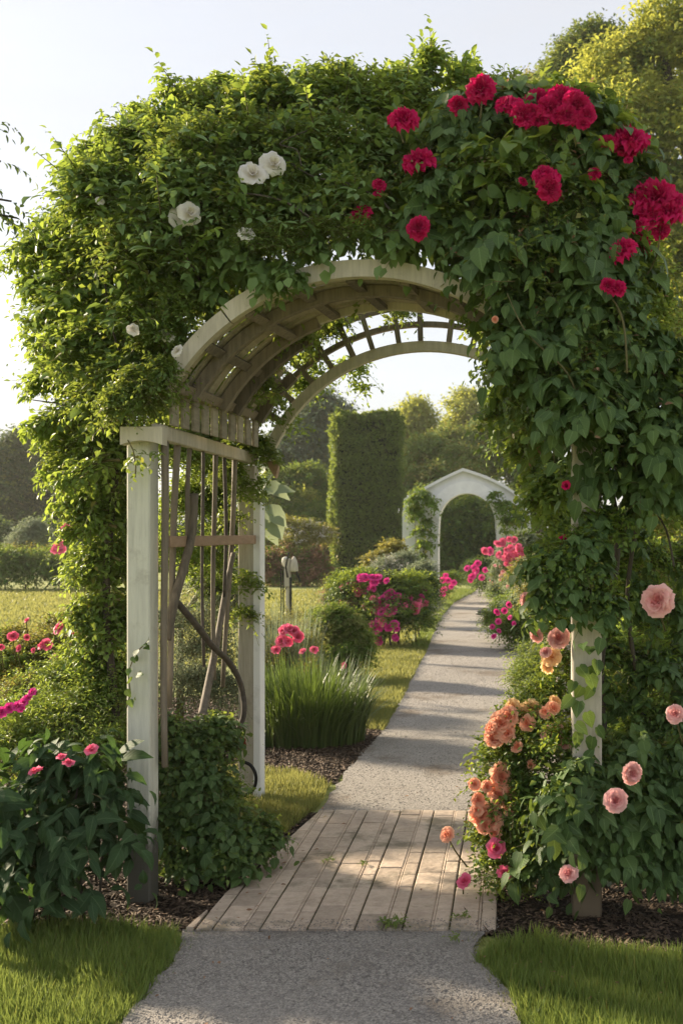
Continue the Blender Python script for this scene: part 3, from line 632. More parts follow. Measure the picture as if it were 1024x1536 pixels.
FILL = [(np.array(c), r_) for c, r_ in (((-1.78, 4.95, 2.3), .2), ((-1.8, 5.35, 2.3), .22), ((-1.82, 5.75, 2.3), .22), ((-1.6, 5.1, 2.66), .22), ((-1.62, 5.6, 2.66), .22), ((-1.25, 5.2, 2.9), .22), ((-.8, 5.15, 3.02), .22), ((-.3, 5.15, 3.0), .22), ((.15, 5.15, 2.85), .22))]
vine = thing('climbing_vine', 'fine-leaved green climber with a few white blooms covering the arbor top and left side', 'climber', (-1.75, 5.2, 0))
vsets, tw = [], []
def vine_mass(blobs, n, L, k, size, mat, shape, width, parent, name='foliage', cull=True, clumps=9, cf=.42, droop=.35, twn=.35, shell=.5, **kw):
    P, d = blob_pts(blobs, n, shell, clumps=clumps, cfrac=cf)
    if cull: P, d = cull_arch(P, d, kw.pop('extra', 0.))
    T = d*.8+np.array((0, 0, .35))+rng.normal(0, .3, d.shape); Ls = L*rng.uniform(.6, 1.4, len(P))
    s = sprigs(P, T, Ls, k, size*rng.uniform(.55, 1.35, len(P)), droop, **kw)
    leaves(name, [s], M[mat], parent, shape, width)
    m = rng.random(len(P)) < twn
    if m.sum() > 45: twigs('sprays', P[m], T[m], Ls[m], M['twig'], parent, .0022, droop)
LBb = [(c, r_*(.72 if q[0] < 240 or q[1] < 235 else .97)) for (c, r_), q in zip(LBb, LB)]
upper = [b for b, q in zip(LBb, LB) if q[1] < 640]
vine_mass(upper, 9000, .15, 7, .043, 'vine', 'small', .5, vine)
vine_mass(upper, 3000, .16, 6, .07, 'heart', 'ovate', .52, vine)
vine_mass([b for b, q in zip(LBb, LB) if q[0] < 240 or q[1] < 235], 2600, .17, 7, .045, 'vinelt', 'small', .5, vine, cf=.5)
vine_mass([b for b, q in zip(LBb, LB) if q[1] > 600], 3400, .13, 7, .036, 'vinelt', 'small', .48, vine)
vine_mass([b for b, q in zip(LBb, LB) if q[1] > 640], 3200, .14, 7, .045, 'vine', 'small', .48, vine)
vine_mass([(c_, r_+.05) for c_, r_ in FILL], 5200, .11, 6, .045, 'vine', 'small', .55, vine)
vine_mass(PB([(265, 610, 30, 6.7), (300, 610, 34, 6.8), (340, 630, 34, 6.9), (290, 650, 34, 6.7), (330, 670, 30, 6.9), (250, 660, 30, 6.5), (360, 600, 24, 6.9)]), 2600, .13, 6, .045, 'vine', 'small', .55, vine, cull=False)
# loose shoots that break the outline
sh = [(650, 130, 645, 42), (655, 130, 650, 70), (645, 130, 634, 60), (640, 130, 622, 66), (700, 130, 706, 78), (690, 130, 700, 85), (670, 140, 685, 100), (255, 190, 245, 118), (265, 200, 300, 150), (130, 270, 118, 215), (150, 240, 180, 190),
      (120, 260, 105, 300), (60, 400, 10, 375), (80, 420, 42, 440), (60, 500, 38, 510), (70, 580, 42, 590), (80, 640, 45, 640), (350, 150, 345, 115), (430, 140, 420, 108),
      (480, 120, 492, 98), (560, 130, 575, 105), (100, 330, 55, 345), (90, 560, 40, 570), (60, 630, 60, 660), (80, 700, 60, 720), (520, 140, 530, 105), (310, 160, 300, 130), (380, 150, 372, 125), (610, 120, 604, 92), (730, 150, 745, 118)]
Pl, Tl, Ll = [], [], []
for xa, ya, xb, yb in sh:
    Y = 5.2; a, b = W(xa, ya, Y), W(xb, yb, Y+random.uniform(-.1, .1)); Pl.append(a); Tl.append(b-a); Ll.append(np.linalg.norm(b-a)*1.1)
for c_, r_ in upper:
    for _ in range(5):
        d_ = nrm(rng.normal(0, 1, 3)); d_[2] = abs(d_[2]) if rng.random() < .75 else d_[2]; d_[0] -= .35; d_ = nrm(d_)
        q_ = c_+d_*r_*.85
        if np.hypot(q_[0]-AX, q_[2]-AZ) > 1.25: Pl.append(q_); Tl.append(d_+np.array((0, 0, .2))); Ll.append(rng.uniform(.14, .32))
Pl, Tl, Ll = map(np.array, (Pl, Tl, Ll))
leaves('foliage', [sprigs(Pl, Tl, Ll*1.15, 15, .065, .08, hang=.3), sprigs(Pl+.01, Tl, Ll*.8, 9, .06, .05, hang=.3)], M['vinelt'], vine, 'ovate', .55)
twigs('sprays', Pl, Tl, Ll, M['twig'], vine, .004, .08)
hl = leaves('foliage', [(np.array([W(258+dx, 140+dy, 4.9) for dx, dy in ((0, 0), (5, 4), (-4, 6), (2, 18), (-2, 30), (6, 24))]), np.array([(.05*i-.1, -.05, -1.) for i in range(6)]),
     np.array([(.3, -1., .2)]*6)+rng.normal(0, .3, (6, 3)), np.full(6, .11))], M['vinelt'], vine, 'long', .38)
# climber on the rear left post, inside the tunnel, and the vine on the rear arch
inner = PB([(440, 490, 22, 5.3), (495, 462, 18, 5.25), (545, 452, 12, 5.2), (410, 540, 22, 5.4), (455, 515, 16, 5.35), (400, 490, 14, 5.2), (430, 450, 14, 5.1), (385, 585, 22, 5.5), (345, 600, 26, 6.0), (385, 560, 28, 6.15), (400, 620, 28, 6.2), (370, 680, 26, 6.1), (395, 690, 20, 6.15), (440, 520, 26, 6.15), (500, 490, 22, 6.15), (430, 470, 34, 5.9), (500, 465, 26, 5.9), (375, 740, 18, 6.15), (345, 720, 18, 6.05), (590, 470, 16, 6.1), (350, 780, 12, 6.1), (372, 880, 13, 6.22), (368, 930, 14, 6.22)])
vine_mass(inner, 3400, .09, 6, .038, 'vine', 'small', .55, vine, cull=False, clumps=6, droop=.6)
hang = PB([(450, 590, 14, 6.5), (480, 575, 14, 6.5), (530, 560, 12, 6.5), (430, 640, 10, 6.5), (545, 590, 6, 6.5), (470, 540, 14, 6.45)])
vine_mass(hang, 420, .12, 6, .042, 'vinelt', 'small', .55, vine, cull=False, clumps=3, droop=.6)
# foliage that fringes the front curved board
fr_ = PB([(400, 428, 18, 4.5), (432, 418, 17, 4.5), (380, 405, 20, 4.52), (465, 382, 16, 4.52), (350, 392, 24, 4.55), (510, 374, 16, 4.52), (560, 372, 16, 4.52), (610, 378, 16, 4.5), (300, 425, 26, 4.6), (265, 470, 26, 4.6), (240, 520, 26, 4.6), (215, 600, 34, 4.5), (225, 570, 28, 4.5), (190, 615, 30, 4.5), (240, 455, 30, 4.6)])
vine_mass(fr_[:9], 340, .07, 4, .075, 'heart', 'ovate', .7, vine, cull=False, clumps=3, droop=.7, hang=.7)
vine_mass(fr_[8:], 3000, .08, 6, .03, 'vine', 'small', .5, vine, cull=False, clumps=5, droop=.5)
vine_mass(PB([(420, 368, 26, 4.5), (480, 358, 24, 4.5), (540, 358, 24, 4.5), (370, 375, 25, 4.5)]), 1100, .07, 6, .022, 'vine', 'small', .5, vine, cull=False, clumps=5)
px_blooms([(380, 258, 28), (411, 243, 28), (271, 322, 26), (286, 318, 26), (200, 493, 15), (265, 525, 16), (205, 567, 18), (249, 500, 20), (370, 348, 20), (533, 201, 13), (150, 300, 9)], 'white', vine, LBb, 4.6, .05, name='bloom')
# long layered branches reaching outwards, each carrying drooping side twigs
SPR = [(190, 300, 95, 250, 5.1), (180, 330, 112, 300, 5.2), (200, 370, 30, 372, 5.2), (180, 400, 20, 398, 5.3), (170, 420, 40, 430, 5.1), (190, 350, 60, 345, 5.4), (180, 480, 45, 490, 5.2), (160, 500, 60, 520, 5.0), (190, 460, 90, 455, 5.4),
       (180, 570, 45, 580, 5.2), (160, 550, 60, 560, 5.3), (180, 630, 50, 640, 5.2), (170, 650, 62, 665, 5.3), (170, 700, 80, 705, 5.2), (180, 740, 98, 755, 5.2), (175, 790, 108, 800, 5.2), (180, 840, 112, 860, 5.2), (180, 900, 118, 920, 5.2), (180, 960, 122, 975, 5.2), (180, 690, 95, 730, 5.0),
       (240, 260, 160, 195, 5.1), (270, 230, 200, 168, 5.2), (290, 220, 255, 128, 5.2), (330, 210, 330, 120, 5.2), (370, 210, 400, 118, 5.1), (440, 200, 470, 104, 5.2), (500, 190, 530, 112, 5.3), (560, 190, 600, 108, 5.2), (610, 180, 650, 78, 5.3), (660, 190, 700, 100, 5.3), (240, 250, 130, 225, 5.3), (300, 220, 290, 135, 5.4), (400, 210, 360, 128, 5.4), (700, 190, 740, 130, 5.3), (210, 300, 150, 235, 4.9)]
sp_, so3, st3, sl3 = [], [], [], []
for i_, (xa, ya, xb, yb, Y) in enumerate(SPR):
    a, b = W(xa, ya, Y-.15), W(xb, yb, Y+random.uniform(-.15, .15)); d_ = b-a; ln = np.linalg.norm(d_); up_ = np.array((0, 0, .12*ln)); pts_ = [a+d_*u+up_*4*u*(1-u) for u in np.linspace(0, 1, 7)]
    MB().tube(pts_, [.008, .007, .006, .005, .004, .003, .002], 5).build('branch', M['twig'], vine, True)
    n_ = int(92*ln/.35); u = np.clip(rng.random(n_)**.75, .15, 1); O_ = a+d_*u[:, None]+up_*4*(u*(1-u))[:, None]+rng.normal(0, .018, (n_, 3))
    T_ = nrm(d_)*.6+rng.normal(0, .75, (n_, 3))*np.array((1, 1, .45))
    so3.append(O_); st3.append(T_); sl3.append(.12*rng.uniform(.5, 1.3, n_)*(1.15-.5*u))
so3, st3, sl3 = map(np.concatenate, (so3, st3, sl3))
leaves('foliage', [sprigs(so3, st3, sl3, 7, .044, .5, hang=.35)], M['vinelt'], vine, 'ovate', .5)
twigs('sprays', so3, st3, sl3, M['twig'], vine, .0018, .5)
# little tendril with leaves on the left post
tn = thing('ivy_tendril', 'small ivy tendril climbing the white face of the near left post', 'ivy', W(200, 1060, 4.55))
ptn = [W(190, 1062, 4.56), W(196, 1040, 4.555), W(192, 1010, 4.555), W(203, 980, 4.555), W(222, 962, 4.555)]
MB().tube(ptn, .003, 5).build('stem', M['twig'], tn, True)
q = np.array([W(x, y, 4.545) for x, y in ((222, 960), (214, 968), (206, 975), (199, 985), (204, 992), (195, 1003), (206, 1012), (196, 1022), (190, 1035), (203, 1045), (194, 1050), (218, 970))])
leaves('foliage', [(q, rng.normal(0, .6, (12, 3))+np.array((.3, -.4, -.3)), rng.normal(0, .4, (12, 3))+np.array((0, -1, .6)), np.full(12, .035))], M['heart'], tn, 'heart', .9)
tn2 = thing('ivy_tuft', 'pale green ivy tuft hanging just under the cap of the left post', 'ivy', W(210, 700, 4.5))
cp = np.array([W(x, y, 4.5) for x, y in ((200, 672), (215, 674), (230, 676), (205, 685), (222, 684), (196, 695), (212, 692), (203, 706), (238, 680), (192, 684))])
leaves('foliage', [sprigs(cp, np.tile((.1, -.6, -.3), (10, 1))+rng.normal(0, .4, (10, 3)), np.full(10, .06), 6, .035, .6)], M['vine'], tn2, 'ovate', .6)
MB().tube([W(192, 660, 4.5), W(200, 675, 4.49), W(204, 700, 4.49), W(203, 716, 4.5)], .003, 5).build('stem', M['twig'], tn2, True)
# ---- crimson climbing rose over the right half
RB = [(700, 225, 60, 4.75), (775, 215, 70, 4.7), (850, 220, 72, 4.7), (905, 275, 58, 4.7), (920, 340, 52, 4.7), (655, 300, 50, 4.7), (665, 325, 45, 4.62), (740, 315, 80, 4.6), (830, 320, 85, 4.6),
      (895, 390, 62, 4.6), (925, 445, 44, 4.7), (630, 355, 26, 4.55), (712, 378, 34, 4.55), (762, 415, 56, 4.5), (830, 430, 85, 4.5), (900, 485, 78, 4.5), (950, 540, 56, 4.5), (790, 505, 44, 4.48),
      (845, 540, 80, 4.45), (935, 600, 80, 4.45), (1010, 625, 62, 4.5), (812, 575, 44, 4.45), (870, 620, 62, 4.4), (960, 690, 60, 4.45), (1030, 700, 60, 4.5), (825, 645, 36, 4.4), (900, 665, 30, 4.4), (1000, 760, 40, 4.5), (950, 745, 40, 4.45)]
RBb = PB(RB)
rose = thing('climbing_rose', 'large-leaved climbing rose with crimson blooms draped over the arbor right of its arch', 'climber', (.5, 4.8, 0))
vine_mass(RBb, 5200, .14, 5, .085, 'heart', 'heart', .78, rose, cull=False, clumps=9, droop=.6, hang=.7, outw=1.1, up=.5, jit=.3)
vine_mass(RBb[:12], 1300, .13, 5, .075, 'roseleaf', 'heart', .72, rose, cull=False, clumps=9, droop=.5, hang=.5)
vine_mass(RBb, 3500, .16, 6, .04, 'vine', 'small', .5, rose, cull=False, clumps=10)
edge = PB([(955, 320, 28, 4.9), (960, 400, 26, 4.9), (965, 480, 30, 4.9), (890, 210, 36, 5.0), (930, 500, 30, 5.2), (760, 165, 36, 5.1)])
vine_mass(edge, 1700, .13, 6, .035, 'vinelt', 'small', .5, rose, cull=False)
vine_mass(RBb, 260, .13, 5, .04, 'rust', 'ovate', .5, rose, cull=False, clumps=9)
# leaves hanging inside on the right, lit from behind
ins = PB([(765, 560, 28, 5.6), (766, 620, 28, 5.8), (797, 675, 26, 5.8), (806, 640, 32, 5.6), (826, 722, 28, 5.6), (842, 775, 26, 5.6), (852, 830, 28, 5.4), (757, 660, 16, 6.1), (775, 600, 26, 6.1), (742, 510, 20, 5.5), (715, 440, 22, 5.0), (738, 480, 24, 5.0), (835, 740, 30, 5.2)])
vine_mass(ins, 3600, .11, 6, .045, 'vinelt', 'ovate', .6, rose, cull=False, clumps=7, droop=.6)
vine_mass(ins, 1200, .11, 5, .05, 'heart', 'ovate', .6, rose, cull=False, clumps=7, droop=.6)
px_blooms([(720, 133, 38), (605, 178, 38), (688, 158, 26), (627, 241, 50), (540, 323, 28), (627, 341, 34), (569, 277, 18), (566, 291, 12), (757, 155, 32), (785, 172, 38), (806, 150, 34), (826, 162, 36),
           (845, 148, 38), (866, 158, 42), (880, 172, 28), (813, 180, 22), (850, 172, 30), (818, 264, 36), (824, 282, 36), (942, 210, 46), (912, 214, 26), (930, 222, 24), (958, 300, 34), (984, 294, 48), (1000, 318, 42), (975, 318, 44),
           (958, 338, 24), (961, 365, 28), (932, 375, 36), (924, 432, 28), (912, 428, 20), (891, 260, 18), (941, 240, 12), (784, 272, 12), (770, 158, 26), (796, 168, 24), (838, 172, 28), (860, 145, 24), (874, 185, 18), (990, 345, 28), (965, 285, 24), (1010, 300, 30), (945, 225, 24)], 'crimson', rose, RBb, 4.65, .05, name='bloom')
px_blooms([(850, 729, 22), (845, 812, 19)], 'bud', rose, None, 4.36, name='bud')
px_blooms([(742, 479, 11)], 'coral', rose, None, 4.3, name='bud')
# woody stems of both climbers
for par, pp, r in ((rose, [(905, 1370, 4.75), (912, 1200, 4.8), (900, 1000, 4.8), (925, 820, 4.75), (900, 650, 4.7), (850, 450, 4.8), (760, 330, 4.9)], (.022, .008)),
                   (rose, [(955, 1300, 4.9), (965, 1100, 4.9), (940, 900, 4.9), (960, 700, 4.8), (900, 500, 4.8)], (.014, .008)),
                   (rose, [(1010, 850, 4.6), (1000, 800, 4.6), (985, 770, 4.6), (970, 740, 4.6)], (.005, .004)),
                   (vine, [(165, 1290, 4.95), (175, 1100, 5.), (160, 900, 5.1), (175, 700, 5.1), (200, 500, 5.0), (300, 330, 5.0), (500, 270, 5.0)], (.024, .008)),
                   (vine, [(452, 250, 4.5), (445, 225, 4.5), (420, 215, 4.5), (460, 196, 4.52)], (.003, .002))):
    pxtube(pp, r, 'stem', 'bark', par, 7)
for pp in ([(610, 345, 4.6), (570, 300, 4.55), (520, 275, 4.55), (470, 265, 4.6), (430, 240, 4.65)], [(300, 420, 4.6), (270, 360, 4.5), (280, 300, 4.52), (330, 260, 4.6)], [(190, 560, 4.7), (165, 480, 4.7), (150, 400, 4.75), (100, 350, 5.0)],
           [(470, 330, 4.5), (420, 300, 4.5), (350, 290, 4.5), (300, 305, 4.55)], [(150, 700, 5.0), (120, 640, 5.05), (100, 610, 5.1), (50, 600, 5.2)], [(250, 230, 4.8), (215, 200, 4.9), (160, 190, 5.0)]):
    pxtube(pp, (.006, .0025), 'cane', 'bark', vine, 6)
for pp in ([(880, 640, 4.25), (850, 560, 4.18), (790, 500, 4.2), (760, 440, 4.25)], [(940, 560, 4.2), (930, 470, 4.22), (880, 400, 4.3), (850, 330, 4.3)], [(720, 180, 4.5), (722, 150, 4.5), (720, 133, 4.55)], [(605, 215, 4.6), (600, 195, 4.6), (605, 180, 4.62)], [(965, 420, 4.5), (985, 380, 4.5), (990, 330, 4.5)]):
    pxtube(pp, (.005, .0025), 'cane', 'twig', rose, 6)
# ---- pink rose and its leaves around the right post and below
PBm = PB([(835, 850, 36, 4.32), (872, 842, 32, 4.3), (880, 875, 34, 4.28), (835, 900, 30, 4.32), (905, 800, 30, 4.4), (900, 915, 20, 4.3)])
prose = thing('climbing_rose', 'pale pink climbing rose wrapped round the right post and the bed behind it', 'rose', (.75, 4.6, 0))
vine_mass(PBm, 560, .09, 5, .058, 'heart', 'heart', .8, prose, cull=False, clumps=6, droop=.6, hang=.6, outw=1.)
vine_mass(PBm, 1000, .09, 6, .03, 'roseleaf', 'small', .55, prose, cull=False, clumps=6)
LBm = PB([(940, 1180, 50, 4.6), (1000, 1180, 55, 4.65), (920, 1250, 55, 4.5), (990, 1260, 60, 4.5), (1050, 1220, 60, 4.6), (858, 1222, 32, 4.35), (860, 1180, 26, 4.4), (845, 1250, 34, 4.42), (815, 1320, 28, 4.55), (915, 1275, 24, 4.42), (950, 1290, 34, 4.45), (1020, 1295, 34, 4.5), (885, 1170, 30, 4.5)])
vine_mass(LBm, 1700, .13, 5, .08, 'heart', 'heart', .72, prose, cull=False, clumps=8, droop=.5, hang=.6, outw=1.1, up=.5)
vine_mass(LBm, 1200, .12, 6, .035, 'vine', 'small', .5, prose, cull=False, clumps=8)
UBm = PB([(930, 830, 34, 5.0), (960, 860, 40, 5.1), (935, 920, 36, 5.0), (985, 940, 40, 5.1), (1025, 860, 40, 5.2), (925, 1000, 34, 5.0), (970, 1020, 44, 5.0), (1020, 1010, 44, 5.2), (935, 1080, 36, 4.9), (990, 1100, 44, 4.9), (1040, 1090, 40, 4.9), (925, 1140, 30, 4.8), (900, 1040, 16, 4.8), (900, 960, 16, 4.8)])
vine_mass(UBm, 1000, .11, 5, .06, 'heart', 'heart', .72, prose, cull=False, clumps=6, droop=.6, hang=.6)
vine_mass(UBm, 1500, .12, 6, .035, 'vinelt', 'small', .5, prose, cull=False, clumps=6)
q = np.array([W(x, y, 4.37) for x, y in ((868, 1000), (884, 1012), (860, 1022), (872, 1030), (892, 1000), (868, 1052), (858, 1045), (880, 1068), (866, 1098), (888, 1030), (895, 990), (874, 965), (885, 970), (863, 1085), (895, 1090), (888, 1105), (877, 705), (884, 718), (868, 698), (890, 700), (872, 680), (893, 690), (880, 690), (865, 716), (876, 724), (886, 730))])
leaves('foliage', [(q, rng.normal(0, .45, (len(q), 3))+np.array((0, -.3, -.9)), rng.normal(0, .3, (len(q), 3))+np.array((0, -1, .4)), np.full(len(q), .068))], M['heart'], prose, 'heart', .75)
px_blooms([(985, 901, 54), (1012, 1071, 34), (947, 1160, 38), (923, 1201, 42), (852, 1310, 34)], 'pink', prose, None, 4.17, face=(0, -1, .3))
for q_ in ((985, 901), (1012, 1071), (947, 1160), (923, 1201), (852, 1310)):
    pxtube([(q_[0], q_[1]+2, 4.2), (q_[0]+4, q_[1]+18, 4.36), (q_[0]+12, q_[1]+45, 4.5)], (.0035, .0035), 'stem', 'twig', prose, 5, 3)
# ---- coral bush rose inside the arch at right
CBm = PB([(790, 1100, 40, 4.75), (770, 1140, 36, 4.75), (800, 1170, 40, 4.7), (755, 1230, 34, 4.7), (780, 1270, 36, 4.7), (735, 1270, 26, 4.75), (740, 1310, 26, 4.7), (720, 1180, 12, 4.8), (800, 1215, 40, 4.65), (765, 1330, 24, 4.7), (835, 1010, 26, 4.9), (840, 960, 24, 5.0), (820, 1060, 26, 4.85), (840, 1120, 26, 4.5)])
crose = thing('rose_bush', 'bushy rose in coral and peach bloom spilling over the right edge of the slabs', 'rose bush', (.06, 4.7, 0))
vine_mass(CBm, 3000, .1, 6, .03, 'roseleaf', 'small', .58, crose, cull=False, clumps=7)
vine_mass(CBm, 1500, .1, 5, .036, 'vine', 'small', .58, crose, cull=False, clumps=7)
px_blooms([(740, 1108, 30), (752, 1084, 34), (762, 1074, 26), (744, 1096, 24), (752, 1165, 34), (748, 1192, 30), (722, 1222, 34), (737, 1230, 32), (711, 1176, 20), (670, 1252, 20), (717, 1200, 22), (796, 1147, 14)], 'coral', crose, None, 4.62)
px_blooms([(778, 1070, 30), (796, 1063, 28), (768, 1060, 22), (832, 1052, 20), (826, 985, 28), (820, 1000, 18), (786, 1076, 22)], 'peach', crose, None, 4.66)
px_blooms([(760, 1100, 26), (735, 1092, 20), (764, 1212, 20), (730, 1180, 16), (742, 1250, 20), (775, 1120, 18), (829, 1062, 20), (818, 1068, 20), (728, 1238, 22), (765, 1188, 20), (715, 1215, 18), (790, 1085, 22)], 'coral', crose, None, 4.6)
px_blooms([(828, 1103, 46), (846, 1113, 30), (790, 901, 28), (804, 952, 22), (818, 978, 20), (838, 957, 36)], 'pink', crose, None, 4.52)
px_blooms([(744, 1272, 21), (757, 1308, 18), (695, 1321, 18)], 'hotpink', crose, None, 4.55)
for q_ in ((670, 1252, 700, 1300), (711, 1176, 740, 1230), (695, 1321, 700, 1370), (722, 1222, 750, 1290), (752, 1165, 780, 1240)):
    pxtube([(q_[0], q_[1], 4.63), ((q_[0]+q_[2])/2-3, (q_[1]+q_[3])/2, 4.66), (q_[2], q_[3], 4.7)], (.003, .004), 'stem', 'twig', crose, 5, 3)
# ---- low climber at the foot of the left side panel
FBm = PB([(265, 1150, 40, 5.0), (310, 1130, 40, 5.15), (290, 1200, 50, 4.95), (332, 1215, 34, 5.1), (260, 1250, 40, 4.85), (320, 1260, 44, 4.9), (366, 1252, 30, 5.0), (385, 1270, 26, 5.0), (330, 1305, 28, 4.8), (285, 1290, 36, 4.85), (255, 1110, 26, 4.95), (320, 1100, 26, 5.3), (395, 1255, 20, 5.0)])
foot = thing('trailing_ivy', 'dark trailing ivy mound spilling from the left post foot onto the slabs', 'ivy', (-1.3, 4.95, 0))
vine_mass(FBm, 1500, .1, 5, .052, 'heart', 'heart', .85, foot, cull=False, clumps=7, droop=.5, hang=.5)
vine_mass(FBm, 1500, .1, 6, .032, 'vine', 'ovate', .6, foot, cull=False, clumps=7)
# airy green growth seen through the side lattice
sid = thing('wispy_shrub', 'light wispy shrub seen through the left side lattice of the arbor', 'shrub', (-2.1, 6.6, 0))
vine_mass(PB([(270, 960, 42, 6.6), (310, 1000, 42, 6.6), (340, 940, 34, 6.8), (280, 1050, 40, 6.4), (330, 1050, 34, 6.5), (300, 900, 34, 7.0)]), 2600, .22, 8, .026, 'silver', 'small', .45, sid, cull=False, clumps=6, droop=1.0, cf=.5)
vine_mass(PB([(280, 780, 44, 6.8), (320, 720, 44, 6.8), (300, 860, 36, 6.9), (345, 820, 30, 6.9), (270, 700, 36, 6.5), (340, 900, 24, 6.9), (340, 760, 36, 7.), (300, 680, 36, 6.8), (345, 700, 34, 7.), (265, 840, 30, 6.6)]), 4600, .13, 6, .04, 'vinelt', 'small', .5, sid, cull=False, clumps=6, cf=.45)
# ================================================================== BEDS ON THE LEFT
def plant(name, label, cat, blobs, n, L, k, size, mat, shape='small', width=.5, group=None, droop=.35, clumps=7, stems=True, cf=.42, more=(), **kw):
    B = PB(blobs); c = np.mean([b[0] for b in B], 0); t = thing(name, label, cat, (c[0], c[1], 0), group)
    vine_mass(B, n, L, k, size, mat, shape, width, t, cull=False, clumps=clumps, droop=droop, cf=cf, twn=.25 if stems else 0, **kw)
    for (nn, mt, sz) in more: vine_mass(B, nn, L, k, sz, mt, shape, width, t, cull=False, clumps=clumps, droop=droop, cf=cf, twn=0, **kw)
    if stems:
        for b in B[:9]:
            r = b[1]; base = np.array((c[0]+random.uniform(-.5, .5)*r+(b[0][0]-c[0])*.7, b[0][1]+random.uniform(-.3, .3)*r, -.01))
            e = b[0]+np.array((random.uniform(-.3, .3)*r, 0, r*.3)); mid = (base+e)/2+np.array((random.uniform(-.1, .1)*r, 0, 0))
            MB().tube([base, mid, e], [r*.04+.003, r*.03+.002, .002+r*.01], 5).build('stem', M['bark'], t, True)
    return t, B
bl, B_ = plant('broadleaf_plant', 'dark broad-leaved plant with small pink flowers at the foot of the left post', 'plant',
      [(40, 1200, 60, 4.35), (110, 1190, 55, 4.35), (160, 1200, 36, 4.4), (60, 1280, 70, 4.3), (130, 1290, 60, 4.3), (20, 1320, 60, 4.3), (0, 1240, 50, 4.3), (110, 1340, 36, 4.25)], 190, .2, 5, .13, 'broad', 'long', .5, droop=.25, clumps=5, hang=.75, outw=1.2, up=.6, jit=.25)
vine_mass(B_, 300, .12, 4, .09, 'broad', 'long', .5, bl, cull=False, clumps=5, hang=.6)
lv = np.array([W(x, y, 4.42) for x, y in ((180, 1140), (188, 1162), (185, 1190), (190, 1215), (192, 1195), (176, 1130))])
leaves('foliage', [(lv, np.array([(.8, -.1, .2), (.8, -.1, -.2), (.8, -.1, -.1), (.9, 0, -.5), (.9, 0, -.3), (.7, -.2, .4)]), np.tile((.1, -.6, 1.), (6, 1)), np.array([.14, .1, .1, .12, .1, .14]))], M['broad'], bl, 'long', .48)
px_blooms([(53, 1155, 15), (92, 1134, 12), (103, 1143, 13), (137, 1123, 15)], 'hotpink', bl, None, 4.12, face=(0, -.5, 1))
fe, B_ = plant('feathery_shrub', 'feathery green shrub with a short row of magenta blooms above the broad-leaved plant', 'shrub',
      [(20, 1122, 45, 5.0), (80, 1112, 45, 5.0), (140, 1098, 42, 5.0), (160, 1140, 30, 4.8), (110, 1040, 36, 5.3), (30, 1140, 40, 4.8), (170, 1060, 30, 5.1)], 3200, .2, 9, .03, 'vine', 'small', .35, droop=.4, more=((1600, 'vinelt', .03),))
fb, B_ = plant('flower_bush', 'gold-green bush with pink red flowers left of the arbor behind the feathery shrub', 'flowering bush',
      [(20, 1010, 40, 6.4), (80, 1000, 40, 6.6), (130, 1000, 34, 6.6), (40, 1050, 34, 6.0), (100, 960, 30, 7.2), (10, 980, 30, 7.)], 4200, .12, 7, .03, 'olive', 'small', .5, more=((2200, 'vinelt', .03),))
px_blooms([(3, 1068, 14), (14, 1062, 14), (26, 1058, 14), (36, 1052, 14), (48, 1038, 12), (31, 1062, 10), (42, 1046, 10)], 'magenta', fe, None, 4.62)
mw, B_ = plant('flower_bush', 'loose olive bush edging the near side of the golden lawn at left', 'flowering bush',
      [(30, 985, 22, 9.), (70, 980, 22, 9.), (110, 955, 22, 9.), (0, 990, 20, 9.), (110, 990, 24, 8.6), (60, 1010, 30, 8.4)], 3000, .14, 7, .035, 'olive', 'small', .5, more=((1000, 'silver', .03),))
px_blooms([(70, 966, 14), (62, 968, 12), (88, 942, 14), (96, 940, 10), (101, 928, 13), (106, 926, 9), (40, 930, 8), (20, 954, 11), (41, 956, 8), (2, 970, 8), (80, 985, 9), (28, 972, 8), (112, 950, 8), (50, 975, 7)], 'hotpink', fb, None, 5.95)
for fx, fy in ((70, 966), (88, 942), (101, 928), (40, 930), (20, 954), (2, 970), (28, 972)): pxtube([(fx, fy, 5.97), (fx+1, fy+14, 6.0), (fx+5, fy+40, 6.1)], (.0025, .003), 'stem', 'twig', fb, 5, 2)
# far left border at the edge of the lawn
plant('border_shrub', 'low dark green shrub row at the far edge of the left lawn', 'shrub', [(x, 860, 23, 30.) for x in (-50, -22, 5, 32, 60, 88, 115, 140)], 5200, .5, 7, .12, 'shrub', 'small', .5)
plant('border_perennials', 'pale flecked flowers on top of the far left border', 'flowering plant', [(x, 836, 10, 31.) for x in (-10, 20, 48, 80, 108)], 1200, .35, 6, .1, 'olive', 'small', .5, stems=False)
plant('round_bush', 'silvery rounded bush rising from the far left border', 'bush', [(48, 815, 20, 32.), (42, 800, 10, 32.), (55, 802, 10, 32.)], 2400, .4, 7, .1, 'silver')
fs_, B_ = plant('tall_flower', 'tall pink red flowered plant in front of the dark trees', 'flowering plant', [(88, 832, 8, 29.), (98, 822, 6, 29.)], 260, .3, 6, .09, 'shrub')
px_blooms([(88, 818, 13), (92, 824, 12), (83, 824, 10), (99, 791, 11), (90, 812, 8)], 'hotpink', fs_, None, 28.5)
